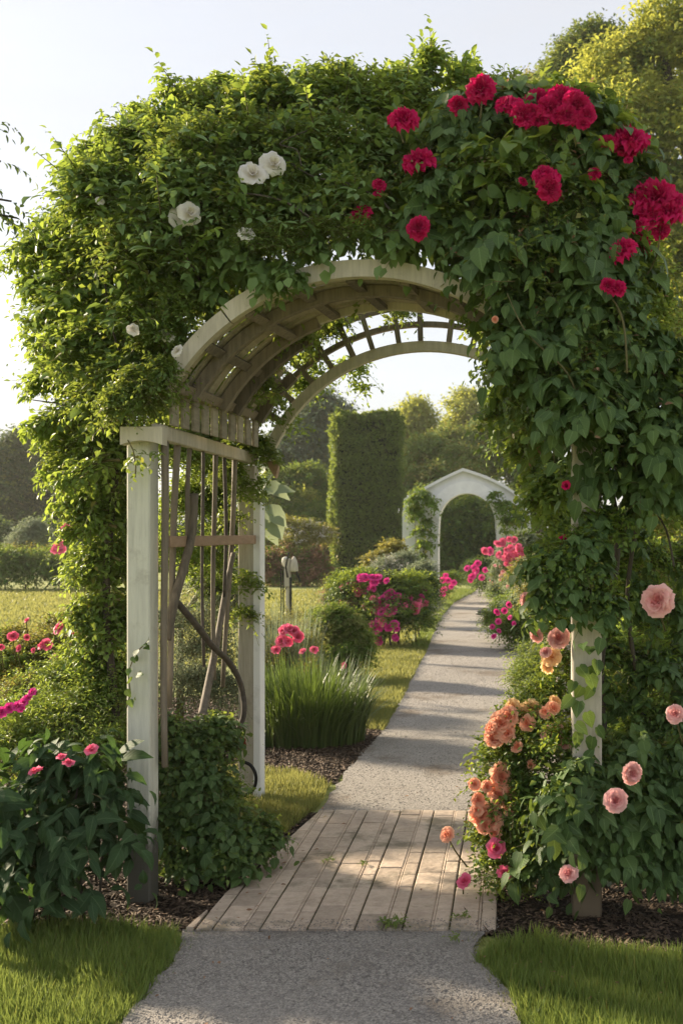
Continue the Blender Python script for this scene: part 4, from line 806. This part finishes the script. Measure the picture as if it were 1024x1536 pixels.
# ================================================================== BED BEYOND THE ARCH
def tuft(name, label, base, n, h, spread, w_, mat, cat='ornamental grass', arch=.8, group=None):
    t = thing(name, label, cat, (base[0], base[1], 0), group)
    seg = 6; an = rng.uniform(0, 6.28, n); r0 = spread[0]*np.sqrt(rng.random(n)); hh = h*rng.uniform(.55, 1.1, n); out_ = rng.uniform(.1, 1., n)*arch
    P0 = np.stack([base[0]+r0*np.cos(an)*1.3, base[1]+r0*np.sin(an), np.zeros(n)], 1)
    d = np.stack([np.cos(an+rng.normal(0, .5, n)), np.sin(an+rng.normal(0, .5, n)), np.zeros(n)], 1)
    sdv = np.stack([-d[:, 1], d[:, 0], np.zeros(n)], 1)
    V = []
    for i in range(seg+1):
        u = i/seg; c = P0+d*(out_*spread[1]*u**1.6)[:, None]; z = hh*(u-out_*.42*u**3*1.2); c[:, 2] = z
        wv = w_*(1-u**2*.95)
        V += [c-sdv*wv, c+sdv*wv]
    V = np.stack(V, 1); fc = np.array([(2*i, 2*i+1, 2*i+3, 2*i+2) for i in range(seg)]).ravel(); k = 2*(seg+1)
    loops = (fc[None]+k*np.arange(n)[:, None]).ravel(); nf = n*seg
    mobj('blades', raw_mesh('blades', V.reshape(-1, 3), loops, np.arange(nf)*4, np.full(nf, 4), np.repeat(rng.random(n), k)), M[mat], t); return t
for (px, py, n, h, sp_, lb) in ((452, 1122, 1700, .72, (.34, .42), 'large green arching grass clump beside the rear left post'),):
    x, y = G(px, py); tuft('ornamental_grass', lb, (x, y+.25), n, h, sp_, .0062, 'reed')
x, y = G(500, 1085); tuft('ornamental_grass', 'thin blue green grass tuft leaning towards the path lawn', (x, y+.3), 160, .55, (.16, .25), .003, 'silver')
x, y = G(418, 1062); pn = tuft('tall_perennials', 'tall wispy perennials with pink flower heads behind the grass clump', (x, y), 900, 1.0, (.28, .3), .004, 'silver', 'flowering plant', .4)
vine_mass(PB([(420, 1000, 30, 9.6), (450, 990, 30, 9.8), (465, 1020, 22, 9.2), (400, 960, 26, 10.), (440, 950, 26, 10.5)]), 1400, .14, 6, .03, 'olive', 'small', .45, pn, cull=False)
px_blooms([(424, 945, 15), (434, 943, 14), (441, 946, 12), (422, 961, 16), (432, 962, 12), (447, 955, 13), (414, 974, 12), (453, 976, 9), (471, 974, 10), (515, 998, 9)], 'hotpink', pn, None, 9.2, name='flower_head')
plant('round_shrub', 'rounded olive green shrub casting a shadow on the path lawn', 'shrub', [(490, 965, 28, 11.6), (525, 965, 28, 11.6), (508, 945, 26, 11.6), (500, 995, 26, 11.4), (530, 995, 24, 11.5), (480, 945, 22, 11.8)], 5200, .16, 8, .045, 'shrub', 'small', .4, more=((1500, 'grassy', .05),))
plant('groundcover_plant', 'pale flecked low plants at the shrub foot by the lawn corner', 'plant', [(480, 1030, 16, 9.8), (500, 1045, 14, 9.4), (470, 1000, 14, 10.2), (520, 1040, 10, 9.6)], 1100, .1, 6, .025, 'silver')
mr_, B_ = plant('rose_bush', 'wide bush of magenta roses left of the path before the white arch', 'rose bush',
      [(540, 900, 34, 15.2), (575, 905, 36, 15.), (610, 900, 34, 15.2), (590, 935, 34, 14.8), (625, 925, 26, 15.), (520, 890, 24, 15.5), (560, 940, 26, 14.8), (630, 890, 24, 15.8)], 6500, .18, 7, .055, 'roseleaf', 'small', .5, more=((3500, 'dark', .055),))
fl_, k_ = [], 0
for (cx, cy, sx, sy, n) in ((552, 872, 24, 8, 18), (592, 900, 24, 14, 24), (578, 945, 22, 16, 14), (560, 915, 22, 14, 12), (522, 882, 18, 9, 9), (620, 905, 14, 12, 8)):
    for _ in range(n): fl_.append((cx+random.gauss(0, sx*.6), cy+random.gauss(0, sy*.6), random.uniform(7, 12)))
px_blooms(fl_[:58], 'magenta', mr_, B_, 14.6, .08); px_blooms(fl_[58:], 'hotpink', mr_, B_, 14.6, .08)
plant('white_flower_bush', 'pale grey green bush between the magenta roses and the white pier', 'bush', [(600, 860, 22, 18.5), (630, 880, 26, 18.), (640, 915, 20, 18.), (575, 865, 18, 18.5)], 4200, .2, 7, .05, 'silver', more=((1500, 'whitep', .03),))
plant('tall_shrub', 'loose leafy shrub climbing above the roses beside the hedge column', 'shrub', [(590, 835, 14, 20.), (565, 850, 14, 20.), (605, 850, 16, 20.), (575, 845, 10, 20.)], 900, .24, 7, .1, 'olive', 'ovate', .6)
plant('flower_bush', 'low pale pink flowering bush at the lawn end beside magenta roses', 'flowering bush', [(510, 905, 22, 15.8), (530, 920, 22, 15.2), (515, 930, 16, 14.8)], 2600, .16, 7, .045, 'rust', 'small', .5, more=((1500, 'silver', .04),))
# lantern-headed post standing in the bed
lx, ly = (431-VX)*14./F, 14.
lan = thing('garden_post', 'pale hooded bird feeder on a wooden post with thin black iron stakes', 'bird feeder', (lx, ly, 0))
z_ = lambda py: H-(py-VY)*ly/F
MB().box(lx-.04, lx+.04, ly-.035, ly+.035, z_(880), z_(838), .005).build('post_block', M['paint_d'], lan)
MB().box(lx-.018, lx+.02, ly-.02, ly+.02, 0, z_(878)-.001, .003).build('post', M['paint_d'], lan)
for dx in (-.075, -.045): MB().tube([(lx+dx, ly-.03, 0), (lx+dx, ly-.03, z_(850))], .009, 6).build('stake', M['metal'], lan)
MB().tube([(lx+.048, ly-.03, 0), (lx+.048, ly-.03, z_(866))], .018, 6).build('stake', M['metal'], lan)
hd = MB(); hd.lathe((lx+.085, ly, z_(846)), [(.055, -.1), (.06, -.09), (.05, .0), (.04, .05), (.022, .08), (.008, .1)], 14); hd.build('hood', M['paint_d'], lan, True)
hd = MB(); hd.lathe((lx-.03, ly+.02, z_(842)), [(.02, -.07), (.04, -.05), (.05, .0), (.044, .04), (.02, .06)], 14); hd.build('globe', M['paint'], lan, True)
MB().tube([(lx+.04, ly-.1, z_(828)), (lx+.0, ly-.1, z_(850)), (lx+.01, ly-.03, z_(866))], .012, 6).build('strap', M['metal'], lan)
MB().tube([(lx+.12, ly-.03, z_(857)), (lx+.17, ly-.03, z_(872))], .012, 6).build('bracket', M['metal'], lan)
hd = MB(); hd.lathe((lx+.06, ly+.0, z_(786)), [(.006, -.14), (.008, -.02), (.12, -.014), (.12, .006), (.02, .02)], 14)
MB().tube([(lx-.06, ly, z_(880)), (lx-.04, ly-.02, z_(888)), (lx, ly-.04, z_(880))], .006, 5).build('wire', M['metal'], lan)
# small banana-like leaves by the rear post
bn = thing('large_leaf_plant', 'grey green large-leaved plant right behind the rear left post', 'plant', (-2.6, 8.4, 0))
q = np.array([W(x, y, 8.4) for x, y in ((392, 730), (395, 760), (398, 740), (392, 780), (388, 715), (402, 770), (385, 750))])
leaves('foliage', [(q, np.array([(1, -.2, -.25), (1, -.2, -.7), (1, -.2, .2), (.7, -.2, -.9), (.6, -.2, .8), (.6, -.2, -1), (.4, -.3, .9)]), np.tile((-.1, -.8, .8), (7, 1)), np.full(7, .24))], M['silver'], bn, 'long', .6)
MB().tube([(-2.6, 8.4, 0), (-2.6, 8.4, .9), W(392, 745, 8.45)], (.03, .025, .015), 7).build('stem', M['twig'], bn, True)
# ================================================================== CLIPPED HEDGE COLUMN
hx0, hx1, hy0, ztop = (502-VX)*35/F, (603-VX)*35/F, 35., H+177*35/F
hcol = thing('hedge_column', 'tall clipped square hedge column standing on the lawn', 'hedge', ((hx0+hx1)/2, 36.1, 0))
hw, hdp = (hx1-hx0)/2, 1.1
def hedge_faces(n, hw, hdp, zt, rot, cx, cy, wob=.05):
    a = rng.choice(5, n, p=np.array([.3, .3, .12, .08, .2])); u, v = rng.uniform(-1, 1, n), rng.random(n)**.9
    P = np.zeros((n, 3)); N_ = np.zeros((n, 3))
    for k, (ax, sg) in enumerate(((1, -1), (0, -1), (0, 1), (1, 1))):
        m = a == k
        if ax == 1: P[m] = np.c_[u[m]*hw, np.full(m.sum(), sg*hdp), v[m]*zt]; N_[m] = (0, sg, 0)
        else: P[m] = np.c_[np.full(m.sum(), sg*hw), u[m]*hdp, v[m]*zt]; N_[m] = (sg, 0, 0)
    m = a == 4; P[m] = np.c_[u[m]*hw, rng.uniform(-1, 1, m.sum())*hdp, np.full(m.sum(), zt)]; N_[m] = (0, 0, 1)
    ro = .93+.07*np.minimum(1, 3*(1-P[:, 2:3]/zt)); P[:, :2] *= ro
    P += N_*(np.sin(P[:, :1]*3+P[:, 2:3]*2.1)*.05+rng.normal(0, wob, (n, 1))+.07*np.sin(P[:, 2:3]*11+P[:, :1]*9)*np.sin(P[:, :1]*13+2)+.03*np.sin(P[:, 2:3]*7+P[:, 1:2]*6))
    c, s = math.cos(rot), math.sin(rot); R = np.array(((c, s, 0), (-s, c, 0), (0, 0, 1)))
    return P@R+np.array((cx, cy, 0)), N_@R
P, N_ = hedge_faces(52000, hw, hdp, ztop, .16, (hx0+hx1)/2-.2, 36.1)
leaves('foliage', [(P, N_*.7+rng.normal(0, .7, P.shape)+np.array((0, 0, .3)), N_+rng.normal(0, .8, P.shape), .1*rng.uniform(.6, 1.2, len(P)))], M['hedge'], hcol, 'small', .65)
MB().box((hx0+hx1)/2-.2-hw*.9, (hx0+hx1)/2-.2+hw*.9, 36.1-hdp*.9, 36.1+hdp*.9, 0, ztop-.15, .08, rot=.16).build('dark_core', M['core'], hcol)  # added solid dark box filling the hedge behind its leaf shell
# ================================================================== WHITE GARDEN ARCH
YA = 22.8; s_ = YA/F
wa = thing('garden_arch', 'white painted garden arch with a pointed top standing across the path', 'arch', ((700-VX)*s_, YA, 0))
def XZ(px, py): return ((px-VX)*s_, H-(py-VY)*s_)
inn = [(657, 925), (657, 850), (657, 805), (658, 790)]+[(700-42*math.cos(a), 785-45*math.sin(a)) for a in np.linspace(.1, PI-.1, 25)]+[(742, 790), (743, 805), (743, 850), (743, 925)]
outp = [(603, 925), (603, 850), (603, 800), (603, 768)]+[None]*25+[(796, 775), (796, 800), (796, 850), (796, 925)]
for i in range(25):
    u = i/24
    if u < .5: v = u/.5; x = 606+(700-6-606)*v; y = 752-46*(.8*v+.2*math.sin(v*PI/2))+0*v
    else: v = (u-.5)/.5; x = 694+(790-694)*v; y = 706+(50)*(.55*v+.45*v**2.6)
    outp[4+i] = (x, y)
m = MB(); th = .42; vs = []
for a, b in zip(inn, outp):
    (xa, za), (xb, zb) = XZ(*a), XZ(*b); za, zb = max(za, -.02), max(zb, -.02)
    vs += [(xa, YA, za), (xb, YA, zb), (xb, YA+th, zb), (xa, YA+th, za)]
n = len(inn); fs = [(i*4+q, i*4+(q+1) % 4, i*4+4+(q+1) % 4, i*4+4+q) for i in range(n-1) for q in range(4)]+[(3, 2, 1, 0), ((n-1)*4, (n-1)*4+1, (n-1)*4+2, (n-1)*4+3)]
m.add(vs, fs); m.build('wall', M['white'], wa)
def band(ptsA, ptsB, ya, yb, name, mat):
    vs = []
    for a, b in zip(ptsA, ptsB):
        (xa, za), (xb, zb) = XZ(*a), XZ(*b); vs += [(xa, ya, za), (xb, ya, zb), (xb, yb, zb), (xa, yb, za)]
    n = len(ptsA); fs = [(i*4+q, i*4+(q+1) % 4, i*4+4+(q+1) % 4, i*4+4+q) for i in range(n-1) for q in range(4)]+[(3, 2, 1, 0), ((n-1)*4, (n-1)*4+1, (n-1)*4+2, (n-1)*4+3)]
    m = MB(); m.add(vs, fs); return m.build(name, M[mat], wa)
A_ = [(700-42*math.cos(a), 785-45*math.sin(a)) for a in np.linspace(.12, PI-.12, 25)]; B_2 = [(700-60*math.cos(a), 785-63*math.sin(a)) for a in np.linspace(.3, PI-.3, 25)]
band([(x, y) for x, y in A_], B_2, YA-.05, YA-.002, 'moulding', 'white')
top = outp[4:29]; band([(x, y+1.) for x, y in top], [(x, y-3.5) for x, y in top], YA-.1, YA+th+.08, 'coping', 'white')
wv, B_ = plant('arch_creeper', 'thin leafy creeper running down the left pier of the white arch', 'creeper', [(632, 752, 12, 22.5), (620, 765, 12, 22.4), (645, 760, 10, 22.4), (638, 790, 8, 22.5), (636, 820, 8, 22.5), (632, 840, 7, 22.5), (642, 805, 6, 22.5), (622, 780, 8, 22.5), (628, 800, 6, 22.5)], 480, .18, 6, .1, 'shrub', 'ovate', .6, droop=.8, clumps=4)
wv, B_ = plant('arch_creeper', 'loose creeper spray crossing the right shoulder of the white arch', 'creeper', [(742, 750, 9, 22.5), (758, 762, 10, 22.4), (772, 772, 10, 22.4), (760, 785, 7, 22.5), (780, 785, 9, 22.4), (757, 800, 6, 22.4)], 330, .2, 6, .1, 'shrub', 'ovate', .6, droop=.7, clumps=4)
# flower borders right of the path
pb, B_ = plant('rose_bush', 'mixed pink rose bush in front of the right pier of the white arch', 'rose bush', [(770, 845, 22, 21.), (760, 870, 22, 21.), (780, 880, 22, 20.), (752, 895, 14, 20.5), (785, 825, 20, 21.)], 4200, .2, 7, .06, 'silver', more=((2500, 'shrub', .06),))
px_blooms([(766+random.gauss(0, 12), 828+random.gauss(0, 10), random.uniform(6, 10)) for _ in range(36)], 'hotpink', pb, B_, 20.4, .2)
px_blooms([(768+random.gauss(0, 14), 858+random.gauss(0, 14), random.uniform(5, 9)) for _ in range(40)], 'pale', pb, B_, 20.4, .2)
db, B_ = plant('rose_bush', 'magenta roses on a dark bush seen through the white arch opening', 'rose bush', [(712, 865, 16, 27.), (728, 860, 14, 27.), (735, 875, 12, 26.), (722, 880, 10, 26.5)], 1900, .25, 7, .07, 'dark', more=((600, 'shrub', .06),))
px_blooms([(710, 850, 9), (713, 856, 9), (708, 864, 8), (722, 866, 8), (735, 827, 9), (738, 870, 8), (700, 852, 7), (738, 862, 8), (716, 845, 8), (705, 870, 7), (727, 855, 7)], 'magenta', db, None, 25.4)
lb_, B_ = plant('rose_bush', 'small magenta rose bush just inside the left pier of the white arch', 'rose bush', [(668, 878, 12, 24.6), (676, 872, 10, 24.6), (665, 892, 10, 24.2)], 900, .2, 6, .06, 'shrub')
px_blooms([(664, 870, 8), (672, 870, 8), (680, 874, 7), (665, 884, 8), (663, 890, 8), (676, 880, 6), (668, 863, 7)], 'magenta', lb_, None, 23.8)
rb, B_ = plant('flower_bush', 'green bush with small bright pink flowers at the path edge', 'flowering bush', [(762, 925, 22, 15.5), (785, 915, 26, 15.), (800, 945, 28, 14.5), (770, 948, 20, 14.5), (740, 935, 14, 15.6), (810, 900, 28, 14.)], 5600, .17, 7, .05, 'shrub', more=((1600, 'silver', .045),))
px_blooms([(763, 907, 8), (756, 916, 8), (764, 926, 7), (747, 932, 8), (748, 946, 6), (740, 954, 7), (738, 940, 6), (770, 935, 6), (745, 918, 8)], 'magenta', rb, None, 14.1)
plant('flower_bush', 'creamy pale bush under the hanging climber on the right', 'flowering bush', [(815, 865, 26, 12.), (800, 890, 22, 12.5), (835, 850, 26, 11.5), (790, 860, 16, 14.)], 3600, .16, 7, .045, 'olive', more=((1800, 'silver', .04),))
plant('low_shrub', 'low feathery green mound along the right edge of the gravel path', 'shrub', [(800, 1000, 24, 9.8), (795, 1030, 22, 9.2), (815, 1050, 24, 8.8), (825, 1010, 26, 9.6), (835, 1080, 24, 8.4)], 4200, .16, 8, .032, 'vine', 'small', .35, more=((1500, 'silver', .03),))
# sunlit growth behind the right-hand climber
plant('garden_shrub', 'sunlit yellow green shrub showing through gaps right of the right post', 'shrub', [(930, 860, 40, 8.), (1000, 880, 50, 8.2), (960, 960, 50, 8.), (1030, 980, 50, 8.), (920, 1000, 40, 7.6), (980, 1060, 50, 7.4), (1040, 1100, 50, 7.2), (900, 900, 34, 8.4), (910, 1100, 40, 7.2), (960, 800, 34, 8.8), (1020, 800, 40, 9.)], 6500, .18, 7, .05, 'vinelt', more=((2200, 'olive', .045),))
plant('garden_shrub', 'pale speckled shrub beyond the large pink rose at the right edge', 'shrub', [(1000, 850, 40, 10.), (960, 880, 36, 10.), (1030, 900, 40, 10.)], 2600, .2, 7, .05, 'silver')
# ================================================================== TREES AND SHRUBS BEHIND
def tree(name, label, blobs, n, leaf, mat, base, top_=None, group=None, more=(), tr=.22, cl=14, cat='tree', shape='small', cf=.3, L=None):
    B = PB(blobs); t = thing(name, label, cat, (base[0], base[1], 0), group)
    L = L or leaf*3.2
    def crown(nm, n, mt, lf):
        P, d = blob_pts(B, n, .35, clumps=cl, cfrac=cf, cull=.4); T = d+np.array((0, 0, .25))+rng.normal(0, .35, d.shape)
        return sprigs(P, T, L*rng.uniform(.6, 1.4, len(P)), 6, lf, .3)
    leaves('crown', [crown('crown', n, mat, leaf)], M[mat], t, shape, .55)
    for nn, mt, lf in more: leaves('crown', [crown('crown', nn, mt, lf)], M[mt], t, shape, .55)
    m = MB(); cz = max(b[0][2] for b in B); c0 = np.mean([b[0] for b in B], 0)
    bs = np.array((base[0], base[1], -.1)); tp = np.array((c0[0], c0[1], cz)); pts = [bs+(tp-bs)*u+np.array((random.uniform(-1, 1)*tr*.6, 0, 0))*(u > 0) for u in (0, .25, .5, .75, 1)]
    m.tube(pts, [tr*(1.2-u*1.05) for u in (0, .25, .5, .75, 1)], 9)
    for b in B:
        u = random.uniform(.25, .6); s = bs+(tp-bs)*u; e = b[0]; mid = s+(e-s)*.5+np.array((0, 0, .1*np.linalg.norm(e-s))); m.tube([s, mid, e], [tr*.4, tr*.25, tr*.08], 6)
    m.build('trunk', M['bark'], t, True); return t
tree('broad_tree', 'big sunlit yellow green tree filling the upper right corner',
     [(930, 140, 70, 24), (1000, 90, 80, 24), (1080, 120, 110, 25), (900, 210, 50, 24), (960, 220, 80, 23), (1040, 230, 100, 23), (890, 330, 50, 24.5), (970, 330, 80, 23), (1060, 350, 110, 23), (1000, 430, 80, 23), (1090, 480, 110, 24), (960, 440, 50, 23.5), (1150, 250, 150, 26), (1010, 520, 60, 23)], 19000, .17, 'sunny', (5.6, 25), more=((2500, 'mid', .16),), tr=.4, cl=12)
tree('broad_tree', 'darker tree just left of the big yellow green tree', [(850, 130, 30, 34), (880, 100, 34, 34), (830, 120, 16, 34), (900, 80, 30, 34), (890, 150, 40, 34), (850, 170, 30, 34), (860, 90, 18, 34)], 5200, .2, 'mid', (2.4, 34.5), tr=.3, more=((1200, 'dark', .2),))
tree('broad_tree', 'brownish tree top peeking between crimson roses and the tall trees', [(795, 145, 18, 40), (810, 160, 20, 40), (780, 160, 14, 40)], 1300, .2, 'olive', (1., 41), tr=.25)
for i, (px, lb, sz, mt, Y, tp) in enumerate(((-60, 'dark tree at the left picture edge beyond the lawn border', 80, 'dark', 58, 690), (25, 'dark rounded tree behind the silvery bush', 55, 'dark', 60, 700), (85, 'dark tree with pale top beside the climber on the left', 50, 'dark', 62, 715), (150, 'dark tree mostly hidden behind the left climber', 55, 'dark', 60, 720))):
    tree('background_tree', lb, [(px, tp, sz*.6, Y), (px-sz*.45, tp+35, sz*.55, Y), (px+sz*.45, tp+30, sz*.55, Y), (px-sz*.3, tp+75, sz*.6, Y), (px+sz*.4, tp+80, sz*.6, Y), (px, tp-25, sz*.35, Y)], 3600, .34, mt, ((px-VX)*Y/F, Y), group=None, more=((500, 'mid', .3),), tr=.35)
tree('grey_green_tree', 'blue grey conifer-like tree seen through the arch left of the hedge column', [(450, 680, 36, 50), (470, 640, 34, 50), (440, 720, 40, 50), (490, 700, 36, 50), (480, 620, 22, 50), (510, 640, 24, 50), (420, 690, 30, 50)], 6500, .26, 'blue', ((460-VX)*50/F, 50), more=((1200, 'mid', .25),), tr=.35)
tree('background_tree', 'lit feathery tree top directly right of the hedge column', [(622, 625, 22, 60), (615, 660, 26, 60), (640, 680, 28, 60), (612, 700, 26, 60), (640, 640, 12, 60)], 3400, .28, 'sunny', ((625-VX)*60/F, 60), tr=.4, cl=7)
tree('background_tree', 'pale rounded tree top left of the hanging climber leaves', [(700, 618, 26, 66), (725, 630, 26, 66), (680, 640, 20, 66), (750, 640, 30, 66), (710, 655, 26, 66)], 3400, .3, 'sunny', ((705-VX)*66/F, 66), tr=.4, cl=7)
tree('background_tree', 'olive green tree directly above the white arch', [(645, 690, 24, 48), (672, 672, 20, 49), (690, 700, 22, 47), (722, 668, 22, 49), (735, 700, 24, 48), (660, 725, 24, 46), (700, 728, 20, 46), (620, 735, 24, 47), (780, 690, 34, 48), (800, 730, 30, 48), (630, 705, 14, 48)], 6500, .24, 'mid', ((700-VX)*48/F, 48), more=((1500, 'olive', .22),), tr=.35)
tree('background_tree', 'dark low tree visible through the white arch opening', [(680, 790, 26, 36), (710, 780, 28, 36), (730, 810, 26, 36), (690, 830, 28, 36), (720, 850, 26, 36), (665, 850, 24, 36), (745, 840, 24, 36), (660, 760, 22, 38), (750, 770, 26, 38), (640, 760, 20, 40), (780, 780, 30, 38)], 6500, .17, 'shrub', ((705-VX)*37/F, 37), more=((2600, 'dark', .15),), tr=.2)
plant('tall_shrub', 'gold topped green shrub between rear post and hedge column', 'shrub', [(420, 740, 34, 42.), (460, 735, 32, 42.), (485, 750, 26, 42.), (400, 770, 34, 41.), (445, 775, 34, 41.), (480, 785, 28, 41.)], 6500, .5, 7, .17, 'shrub', more=((1800, 'sunny', .17),))
plant('flowering_shrub', 'cream and yellow flowering shrub behind the bird feeder post', 'flowering shrub', [(430, 805, 18, 33.), (460, 800, 16, 33.), (405, 815, 18, 33.), (485, 810, 14, 33.), (440, 825, 18, 32.5)], 2600, .35, 7, .1, 'olive', more=((700, 'whitep', .07), (600, 'sunny', .1)))
plant('flowering_shrub', 'rusty pink shrub row at the far lawn edge', 'flowering shrub', [(400, 862, 18, 32.), (425, 862, 20, 32.), (455, 864, 18, 32.), (482, 863, 18, 32.), (405, 845, 16, 32.), (440, 845, 18, 32.), (470, 845, 16, 32.), (440, 870, 14, 31.8), (412, 872, 13, 31.8), (470, 872, 13, 31.8)], 3000, .35, 7, .1, 'rust', more=((1800, 'shrub', .1),))
plant('background_hedge', 'dark green hedge closing the far end of the garden', 'hedge', [(x, 835, 40, 46.) for x in range(-120, 1200, 60) if not 340 < x < 0], 16000, .7, 6, .26, 'dark', more=((5000, 'shrub', .25),), clumps=8)
# overhanging branch at the upper left edge, on a tree that stands outside the frame
ot = thing('overhanging_tree', 'dark leafy branch tips reaching in at the upper left picture edge', 'tree', (-4.6, 3.4, 0))
Pb, Tb, Lb = [], [], []
mb_ = MB(); root = np.array((-4.5, 3.4, 2.6))
mb_.tube([(-4.6, 3.4, -.1), (-4.55, 3.4, 1.5), root], [.16, .13, .1], 9)
for (ex, ey) in ((6, 195), (14, 250), (30, 310), (38, 335), (10, 330), (0, 285), (-40, 240), (-60, 330), (-90, 180)):
    e = W(ex-12, ey-8, 4.4); mid = root+(e-root)*.55+np.array((0, 0, .25)); mb_.tube([root, mid, e], [.04, .02, .004], 6)
    for k in range(34):
        u = k/33; q = root+(mid-root)*(2*u) if u < .5 else mid+(e-mid)*(2*u-1); t_ = (mid-root) if u < .5 else (e-mid)
        Pb.append(q); Tb.append(t_/np.linalg.norm(t_)+rng.normal(0, .55, 3)); Lb.append(.13+.12*(1-u))
leaves('crown', [sprigs(np.array(Pb), np.array(Tb), np.array(Lb), 9, .05, .5, hang=.4)], M['dark'], ot, 'ovate', .4)
oc = [(np.array(c), r_) for c, r_ in (((-4.7, 3.3, 3.5), .9), ((-5.4, 3.8, 3.0), .8), ((-5.2, 2.8, 4.1), .9), ((-4.3, 3.0, 4.3), .6), ((-4.2, 3.5, 2.9), .55))]
vine_mass(oc, 2600, .2, 8, .06, 'dark', 'ovate', .4, ot, name='crown', cull=False)
mb_.build('trunk', M['bark'], ot, True)
# creeping grass and dry leaf litter along the gravel edges
grass('grass', gp([(262, 1396), (300, 1402), (290, 1425), (268, 1450), (228, 1500), (200, 1530), (190, 1536), (212, 1500), (255, 1440)]), 3500, .035, .003, M['grass'], 'sparse grass creeping over the left gravel edge', .7)
grass('grass', gp([(700, 1404), (735, 1410), (725, 1440), (770, 1490), (780, 1536), (755, 1536), (748, 1490), (700, 1440)]), 3000, .035, .003, M['grassy'], 'sparse dry grass creeping over the right gravel edge', .7)
n_ = 170; a_ = rng.random(n_); lx_ = np.where(a_ < .5, rng.normal(-1.25, .22, n_), rng.normal(.05, .25, n_)); ly_ = rng.uniform(3.4, 6.6, n_)
lit = leaves('leaf_litter', [(np.c_[lx_, ly_, rng.uniform(.03, .04, n_)], np.c_[rng.normal(0, 1, (n_, 2)), rng.normal(0, .1, n_)], np.c_[rng.normal(0, .25, (n_, 2)), np.ones(n_)], rng.uniform(.012, .03, n_))], M['rust'], None, 'ovate', .5)
setp(lit, 'small dry brown leaves scattered along both edges of the near path', 'leaf litter', kind='stuff')
# weeds, stone on the path
def weed(px, py, r, label, n=14, size=.03):
    x, y = G(px, py, .03); t = thing('weed', label, 'weed', (x, y, .03))
    P = np.tile((x, y, .034), (n, 1))+rng.normal(0, r*.3, (n, 3))*np.array((1, .6, 0)); T = rng.normal(0, 1, (n, 3))*np.array((1, .6, .3))+np.array((0, 0, .5))
    leaves('foliage', [sprigs(P, T, np.full(n, r), 5, size, .3)], M['grass'], t, 'ovate', .4); return t
weed(592, 1388, .05, 'small weed tuft growing from the front joint of the slabs')
weed(545, 1296, .02, 'tiny weed in a joint near the middle of the slabs', 5, .02)
weed(495, 1290, .03, 'small sprig lying on the upper left slabs', 6, .025)
weed(683, 1408, .035, 'mossy sprig at the front right corner of the slabs', 9, .02)
weed(690, 1375, .035, 'low yellowish sprig beside the lowest coral rose', 9, .02)
x, y = G(720, 923); st = MB(); 
r_ = np.random.default_rng(3)
st.lathe((x, y, .0), [(.06, 0), (.1, .03), (.085, .07), (.04, .09)], 9); st.v = [(a+r_.normal(0, .008)+(.06 if a > x else 0), b+r_.normal(0, .008), c) for a, b, c in st.v]
so_ = st.build('stone', M['metal'], None, True); setp(so_, 'small dark stone lying at the right edge of the far path', 'stone')

hz = MB(); hz.box(-110, 110, -12, 96, -1.0, 17)
hm, ht, ho = newmat('haze'); hv = nd(ht, 'VolumePrincipled'); hv.inputs['Color'].default_value = (1, .98, .95, 1); hv.inputs['Density'].default_value = .0005; hv.inputs['Anisotropy'].default_value = .3
ht.links.new(hv.outputs[0], ho.inputs['Volume']); ho_ = hz.build('haze', hm); setp(ho_, kind='stuff')
C.cycles.volume_bounces = 1; C.cycles.volume_step_rate = 10; C.cycles.volume_max_steps = 16
